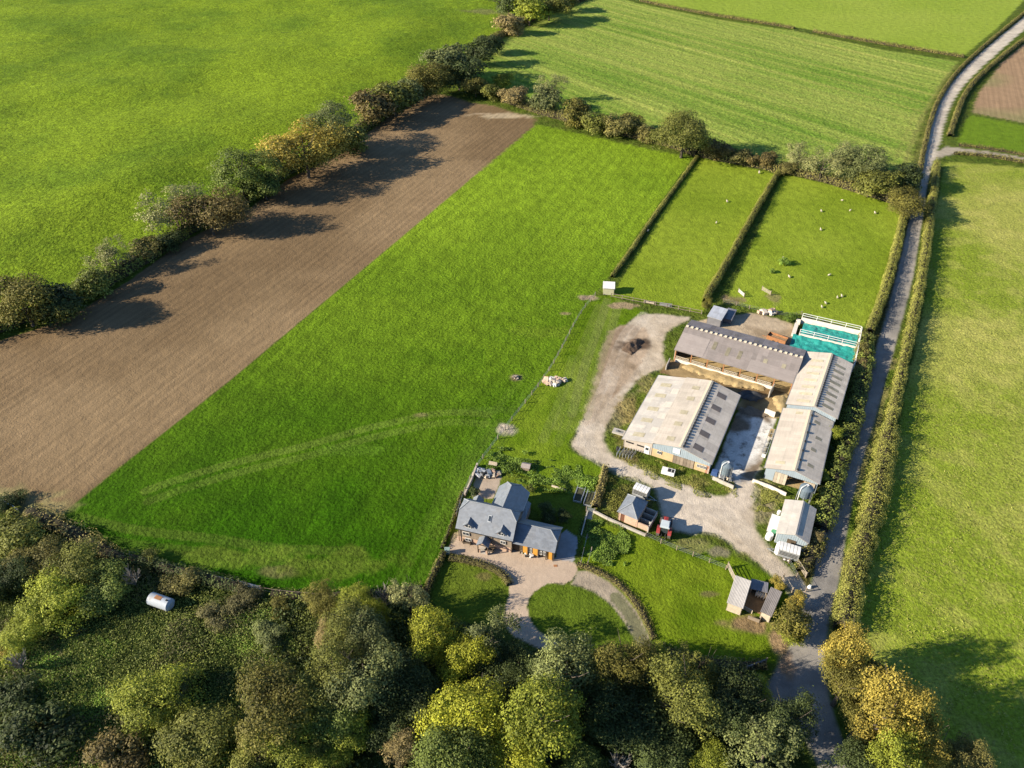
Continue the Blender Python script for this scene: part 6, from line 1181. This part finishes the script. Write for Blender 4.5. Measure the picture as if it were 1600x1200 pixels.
o = thing('pen_floor', 'brown bedded floor between the two pen shelters', 'pen floor', (*P(1181,938), 0)); q = pl([(1160,947),(1172,915),(1200,925),(1192,962)]); q0 = P(1181,938); MB().slab([(p[0] - q0[0], p[1] - q0[1], .06) for p in q][::-1], .05).build('bedding', mat('brown_bedding', (.24, .15, .07), 1, .3, 1.2, .25, 8), o)
lean('animal_shelter', 'dark roofed strip of the pen at its back', (1174,919), (1198,925), 1.6, 1.3, 1.5, M_TIND, M_WOOD, group='shelters of the animal pen', cat='shelter', openf=True)
boxes('kennel', 'weathered wooden hen house in the overgrown vegetable bed', 'hen house', None, [('body', M_WOOD, (-.7, -.55, .15), (.7, .55, 1.0)), ('leg', M_WOOD, (-.65, -.5, 0), (-.55, -.4, .15)), ('leg', M_WOOD, (.55, .4, 0), (.65, .5, .15))], P(822,733), R(-15))
ro = bpy.data.objects['kennel']; m = MB(); m.slab([(-.85, -.75, .95), (.85, -.75, .95), (.85, 0, 1.4), (-.85, 0, 1.4)], .06); m.slab([(.85, .75, .95), (-.85, .75, .95), (-.85, 0, 1.4), (.85, 0, 1.4)], .06); m.build('roof', mat('lichened_boards', (.30, .26, .24), .9, .2, 2, .2, 10), ro)
# ---- cold frames, bench
for px, py, lab in ((905,775,'left of two long timber framed raised beds on the shaded lawn'), (921,781,'right of two long timber framed raised beds on the shaded lawn')):
    o = thing('raised_bed', lab, 'raised bed', (*P(px, py), 0), R(-18), 'raised beds')
    for p, q in (((-.75, -1.7), (-.67, 1.7)), ((.67, -1.7), (.75, 1.7)), ((-.67, -1.7), (.67, -1.62)), ((-.67, 1.62), (.67, 1.7))): MB().box((*p, 0), (*q, .4)).build('frame_board', M_STEEL, o)
    for zz, x_ in ((.9, -.71), (.9, .71)): MB().bar((x_, -1.66, zz), (x_, 1.66, zz), .06).build('rail', M_STEEL, o)
    for x_ in (-.71, .71):
        for y_ in (-1.66, 0, 1.66): MB().bar((x_, y_, .4), (x_, y_, .93), .05).build('upright', M_STEEL, o)
    MB().box((-.67, -1.62, .02), (.67, 1.62, .3)).build('soil', mat('dark_soil', (.06, .06, .03), 1, .3, 2, .3, 9), o)
o = thing('bench', 'pale timber bench on the path edge behind the house', 'bench', (*P(770,728), 0), R(-15)); MB().box((-.8, -.2, .4), (.8, .2, .46)).build('seat', M_PALEW, o); MB().box((-.8, .2, .46), (.8, .25, .9)).build('backrest', M_PALEW, o)
for s in (-.7, .7): MB().box((s - .04, -.18, 0), (s + .04, .22, .4)).build('leg', M_PALEW, o)
tag(MB().box((-.45, -.35, 0), (.45, .35, 1.1)).build('wheelie_bin', mat('grey_green_bin', (.25, .34, .31), .6, .1, 2, .08, 9), None, (*P(699,864), 0)), 'pale grey-green bin at the field corner of the drive', 'bin')
scatter_pile('plant_pots', 'potted plants and garden pots along the front of the low wing', 'pots', 'pot', [M_PBRICK, M_WHITE, M_STONE, M_BLACK, FOL['nettle']], 826, 867, 12, 1.7, .45, 8, squash=.4)
for px, py, lab, rz in ((731,846,'dark timber picnic table by the house wall',-16), (766,858,'dark timber bench table right of the porch',-16)):
    o = thing('garden_table', lab, 'table', (*P(px, py), 0), R(rz)); MB().box((-.8, -.35, .68), (.8, .35, .74)).build('table_top', M_TIMBER, o); MB().box((-.8, -.8, .4), (.8, -.55, .45)).build('seat', M_TIMBER, o)
    for s in (-.6, .6): MB().box((s - .05, -.7, 0), (s + .05, .35, .68)).build('leg', M_TIMBER, o)
tag(MB().box((-.3, -.22, 0), (.3, .22, .03)).build('drain_cover', M_RUST, None, (*P(868,884), 0)), 'brown drain cover in the brick paving below the low wing', 'drain cover')
# ---- round the white shed
def tank(name, label, px, py, r, l, rz, m_, zc=None):
    zc = zc or r; o = thing(name, label, 'tank', (*P(px, py, zc), 0), rz); m = MB()
    m.tube((-l/2, 0, zc), (l/2, 0, zc), r, n=18, cap=False); m.build('shell', m_, o, smooth=True)
    for s in (-1, 1): MB().tube((s*l/2, 0, zc), (s*(l/2 + r*.3), 0, zc), r, r*.55, 18).build('end_cap', m_, o)
    for s in (-.3, .3): MB().box((s*l - .1, -r*.8, 0), (s*l + .1, r*.8, zc*.5)).build('cradle', M_BLACK, o)
    return o
wtk = tank('water_tank', 'old white cylindrical tank with rust patches in the scrub', 251, 940, 1.0, 3.6, R(-20), mat('chipped_white_tank', (.36, .40, .45), .6, .12, 1, .1, 8, stain=(.40, .36, .33)), 1.15)
MB().slab([(-.7, -.35, 2.16), (.5, -.35, 2.16), (.5, .3, 2.16), (-.7, .3, 2.16)], .03).build('rust_patch', M_RUST, wtk); MB().box((1.35, -.12, 2.1), (1.6, .12, 2.3)).build('hatch', M_BLACK, wtk)
boxes('container', 'long white tank box beside the white shed', 'tank', None, [('body', M_WHITE, (-.7, -1.5, .1), (.7, 1.5, 1.3)), ('lid', M_WHITE, (-.72, -1.52, 1.3), (.72, 1.52, 1.36)), ('base', M_CONC, (-.8, -1.6, 0), (.8, 1.6, .1))], P(1209,818,.7), R(-26))
tag(MB().tube((0, 0, 0), (0, 0, 1.1), .62, .58, 16).build('water_butt', M_WHITE, None, (*P(1202,838,.5), 0)), 'round white tub left of the green bin by the white shed', 'tub')
tag(MB().tube((0, 0, 0), (0, 0, 1.0), .4, .46, 14).build('plastic_bin', M_GREENP, None, (*P(1208.5,833,.5), 0)), 'green plastic bin at the corner of the white shed', 'bin')
tag(MB().tube((0, 0, 0), (0, 0, .7), .3, n=12).build('drum', M_WHITE, None, (*P(1217,801,.3), 0)), 'small white drum on the dirt left of the white shed', 'drum')
tag(MB().tube((0, 0, 0), (0, 0, .55), .38, .18, 10).build('painted_stone', M_WHITE, None, (*P(1265,918), 0)), 'white painted stone in the grass at the lane junction', 'stone')
boxes('pallet_stack', 'blue plastic crates at the shaded corner of the main barn', 'crates', None, [('crate', M_BLUEP, (-.6, -.5, 0), (.6, .5, .55)), ('crate', M_BLUEP, (-.55, -.45, .56), (.5, .45, 1.1))], P(1116,742), R(-26))
# ---- gates and fences
def gate(label, pa, pb, h=1.15, m_=M_STEEL, bars=5):
    a, b, ang, l = two(pa, pb); o = thing('field_gate', label, 'gate', (a.x, a.y, 0), ang, 'field gates')
    for k in range(bars): MB().bar((0, 0, .2 + k*(h - .25)/(bars - 1)), (l, 0, .2 + k*(h - .25)/(bars - 1)), .06).build('gate_bar', m_, o)
    for x in (0, l/2, l): MB().bar((x, .0, .12), (x, 0, h), .07).build('gate_upright', m_, o)
    for x in (-.12, l + .12): MB().bar((x, 0, 0), (x, 0, h + .2), .16).build('gate_post', M_WOOD, o)
gate('pale metal gate at the foot of the green field', (376,914), (408,923)); gate('pale timber gate rising above the larger pen shelter', (1137,888), (1148,911), 1.3, M_PALEW)
gate('long metal gate along the twin track at the lane corner', (1243,878), (1258,902), 1.2, M_PALEW); gate('metal gate lying between track and pen by the lane', (1224,905), (1237,925), 1.1, M_PALEW)
gate('dark metal gate in the shade of the wood by the junction', (1166,1047), (1195,1036), 1.1, mat('dull_blue_steel', (.14, .17, .20), .6, .15, 2, .1, 10, tone=True))
gate('metal gate at the lower corner of the ploughed field', (-10,778), (30,800), 1.1); gate('grey gate across the garden path', (917,799), (928,801), 1.0)
gate('pale hurdle gate beside the mud in the sheep paddock', (1191,454), (1203,461), 1.1, M_PALEW); gate('white hurdle lying by the mud near the tin shed', (1154,457), (1162,464), 1.0, M_WHITE)
def fence(label, pts, sp=2.6, h=1.15, wires=3, rails=0, m_=M_WOOD):
    w = smooth(pl(pts), 1); x0, y0 = w[0]; o = thing('fence', label, 'fence', (x0, y0, 0)); pst = None
    seg = [math.dist(a, b) for a, b in zip(w[:-1], w[1:])]; L = sum(seg); n = max(1, int(L/sp)); pos = []
    for k in range(n + 1):
        d = L*k/n; i = 0
        while i < len(seg) - 1 and d > seg[i]: d -= seg[i]; i += 1
        t = min(1, d/max(seg[i], 1e-6)); pos.append((w[i][0] + (w[i + 1][0] - w[i][0])*t - x0, w[i][1] + (w[i + 1][1] - w[i][1])*t - y0))
    for q in pos:
        if pst is None: pst = MB().bar((0, 0, 0), (0, 0, h), .13).build('post', m_, o, (*q, 0))
        else: again(pst, 'post', o, (*q, 0), rg.uniform(0, 1))
    for k in range(wires + rails):
        zz = .3 + k*(h - .4)/max(1, wires + rails - 1)
        for a, b in zip(pos[:-1], pos[1:]): 
            m = MB().bar((*a, zz), (*b, zz), .022 if k < wires and not rails else .035, .022 if not rails else .11); m.build('rail' if rails else 'wire', m_ if rails else M_STEEL, o)
fence('post and wire fence along the green field from the house to the field shelter', [(713,808),(728,762),(747,727),(775,690),(805,650),(848,596),(872,557),(905,492),(930,462)], 3)
fence('post and rail fence at the bottom of the left paddock', [(955,464),(1000,473),(1050,482),(1096,491)], 2.6, 1.1, 0, 2)
fence('wire fence along the top of the lower meadow', [(1009,838),(1045,855),(1080,868),(1115,882),(1134,890)], 2.6)
fence('post fence beside the garden weeds near the drive', [(907,884),(912,862),(917,842)], 2.0, 1.2, 2)
fence('short post fence at the corner of the lower meadow and drive', [(918,884),(924,862)], 2.2, 1.2, 2)
fence('wire fence at the foot of the sheep paddock', [(1130,472),(1190,488),(1240,497),(1252,492)], 2.8)
fence('wire fence at the foot of the green field', [(205,872),(300,897),(372,914)], 3.5)
fence('rail fence right of the pale metal gate at the field foot', [(410,924),(422,927),(500,934)], 3, 1.1, 0, 2)
fence('wire fence beside the barn side of the lane corner', [(1232,880),(1243,900),(1258,925)], 2.2)
boxes('feed_trough', 'pale timber trough at the bottom fence of the left paddock', 'trough', None, [('side', M_PALEW, (-1.3, -.3, .2), (1.3, -.22, .6)), ('side', M_PALEW, (-1.3, .22, .2), (1.3, .3, .6)), ('base', M_PALEW, (-1.3, -.22, .2), (1.3, .22, .26)), ('leg', M_PALEW, (-1.1, -.25, 0), (-1.0, .25, .2)), ('leg', M_PALEW, (1.0, -.25, 0), (1.1, .25, .2))], P(1014,474), R(-18))
boxes('feed_trough', 'grey trough right of the pale timber one at the paddock fence', 'trough', None, [('side', M_STEEL, (-1.5, -.3, .1), (1.5, -.22, .65)), ('side', M_STEEL, (-1.5, .22, .1), (1.5, .3, .65)), ('base', M_STEEL, (-1.5, -.22, .1), (1.5, .22, .2)), ('leg', M_STEEL, (-1.3, -.25, 0), (-1.2, .25, .1)), ('leg', M_STEEL, (1.2, -.25, 0), (1.3, .25, .1))], P(1040,478), R(-14))
# ---- sheep: one continuous skinned body
def sheep_mesh():
    vs = [(0, -.42, .62), (0, 0, .66), (0, .38, .66), (0, .58, .78), (0, .78, .80), (0, .92, .70)]; es = [(0, 1), (1, 2), (2, 3), (3, 4), (4, 5)]; rad = [.27, .31, .27, .14, .10, .06]
    for sx in (-1, 1):
        for b_, yy in ((0, -.36), (2, .32)):
            i = len(vs); vs += [(sx*.17, yy, .42), (sx*.17, yy - .02, .2), (sx*.17, yy, .03)]; es += [(b_, i), (i, i + 1), (i + 1, i + 2)]; rad += [.11, .06, .05]
    for sx in (-1, 1): i = len(vs); vs.append((sx*.17, .76, .86)); es.append((4, i)); rad.append(.035)
    me = bpy.data.meshes.new('s'); me.from_pydata(vs, es, []); o = link('s', me); mo = o.modifiers.new('k', 'SKIN'); 
    for k, r in enumerate(rad): me.skin_vertices[0].data[k].radius = (r, r)
    me.skin_vertices[0].data[0].use_root = True; o.modifiers.new('u', 'SUBSURF').levels = 1
    dg = bpy.context.evaluated_depsgraph_get(); me2 = bpy.data.meshes.new_from_object(o.evaluated_get(dg)); bpy.data.objects.remove(o); me2.name = 'sheep'; me2.materials.clear(); me2.materials.append(M_FLEECE); me2.polygons.foreach_set('use_smooth', [True]*len(me2.polygons)); return me2
SM = sheep_mesh()
SHEEP = [(1186,271,80,'sheep alone at the top corner of the left paddock by the brown hedge'),(1136,316,100,'sheep in the upper middle of the left paddock'),(1119,349,60,'sheep in the middle of the left paddock'),(1012,362,40,'sheep beside the thin hedge on the left of the left paddock'),
 (1315,314,-60,'topmost sheep of the sheep paddock under the pale willows'),(1283,331,90,'sheep left of centre in the top part of the sheep paddock'),(1328,330,30,'small sheep right of centre in the top part of the sheep paddock'),(1367,334,100,'sheep nearest the lane in the top part of the sheep paddock'),
 (1282,360,85,'sheep alone in the upper middle of the sheep paddock'),(1223,405,70,'sheep above the nettle clump'),(1233,434,110,'sheep below the nettle clump'),(1295,431,10,'sheep standing upright in the middle right of the sheep paddock'),
 (1308,466,75,'left one of the two sheep side by side near the lane hedge'),(1315,464,95,'right one of the two sheep side by side near the lane hedge'),(1290,475,120,'upper one of the two sheep close to the silage clamp'),(1284,481,100,'lower one of the two sheep close to the silage clamp')]
for px, py, rz, lab in SHEEP:
    o = link('sheep', SM, None, (*P(px, py), 0)); s = .68*(1.3 if px == 1186 else rg.uniform(.9, 1.05)); o.scale = (s, s, s); o.rotation_euler = (0, 0, R(rz - 90)); tag(o, lab, 'sheep', 'sheep grazing in the paddocks')
for k, (px, py, lab) in enumerate([(1182,931,'leftmost white sheep of the row in the animal pen'),(1186,932.5,'second white sheep from the left in the animal pen'),(1190,934,'second white sheep from the right in the animal pen'),(1194,935.5,'rightmost white sheep of the row in the animal pen')]):
    o = link('sheep', SM, None, (*P(px, py), .07)); o.rotation_euler = (0, 0, R(-25 + 4*k)); tag(o, lab, 'sheep', 'sheep in the animal pen')
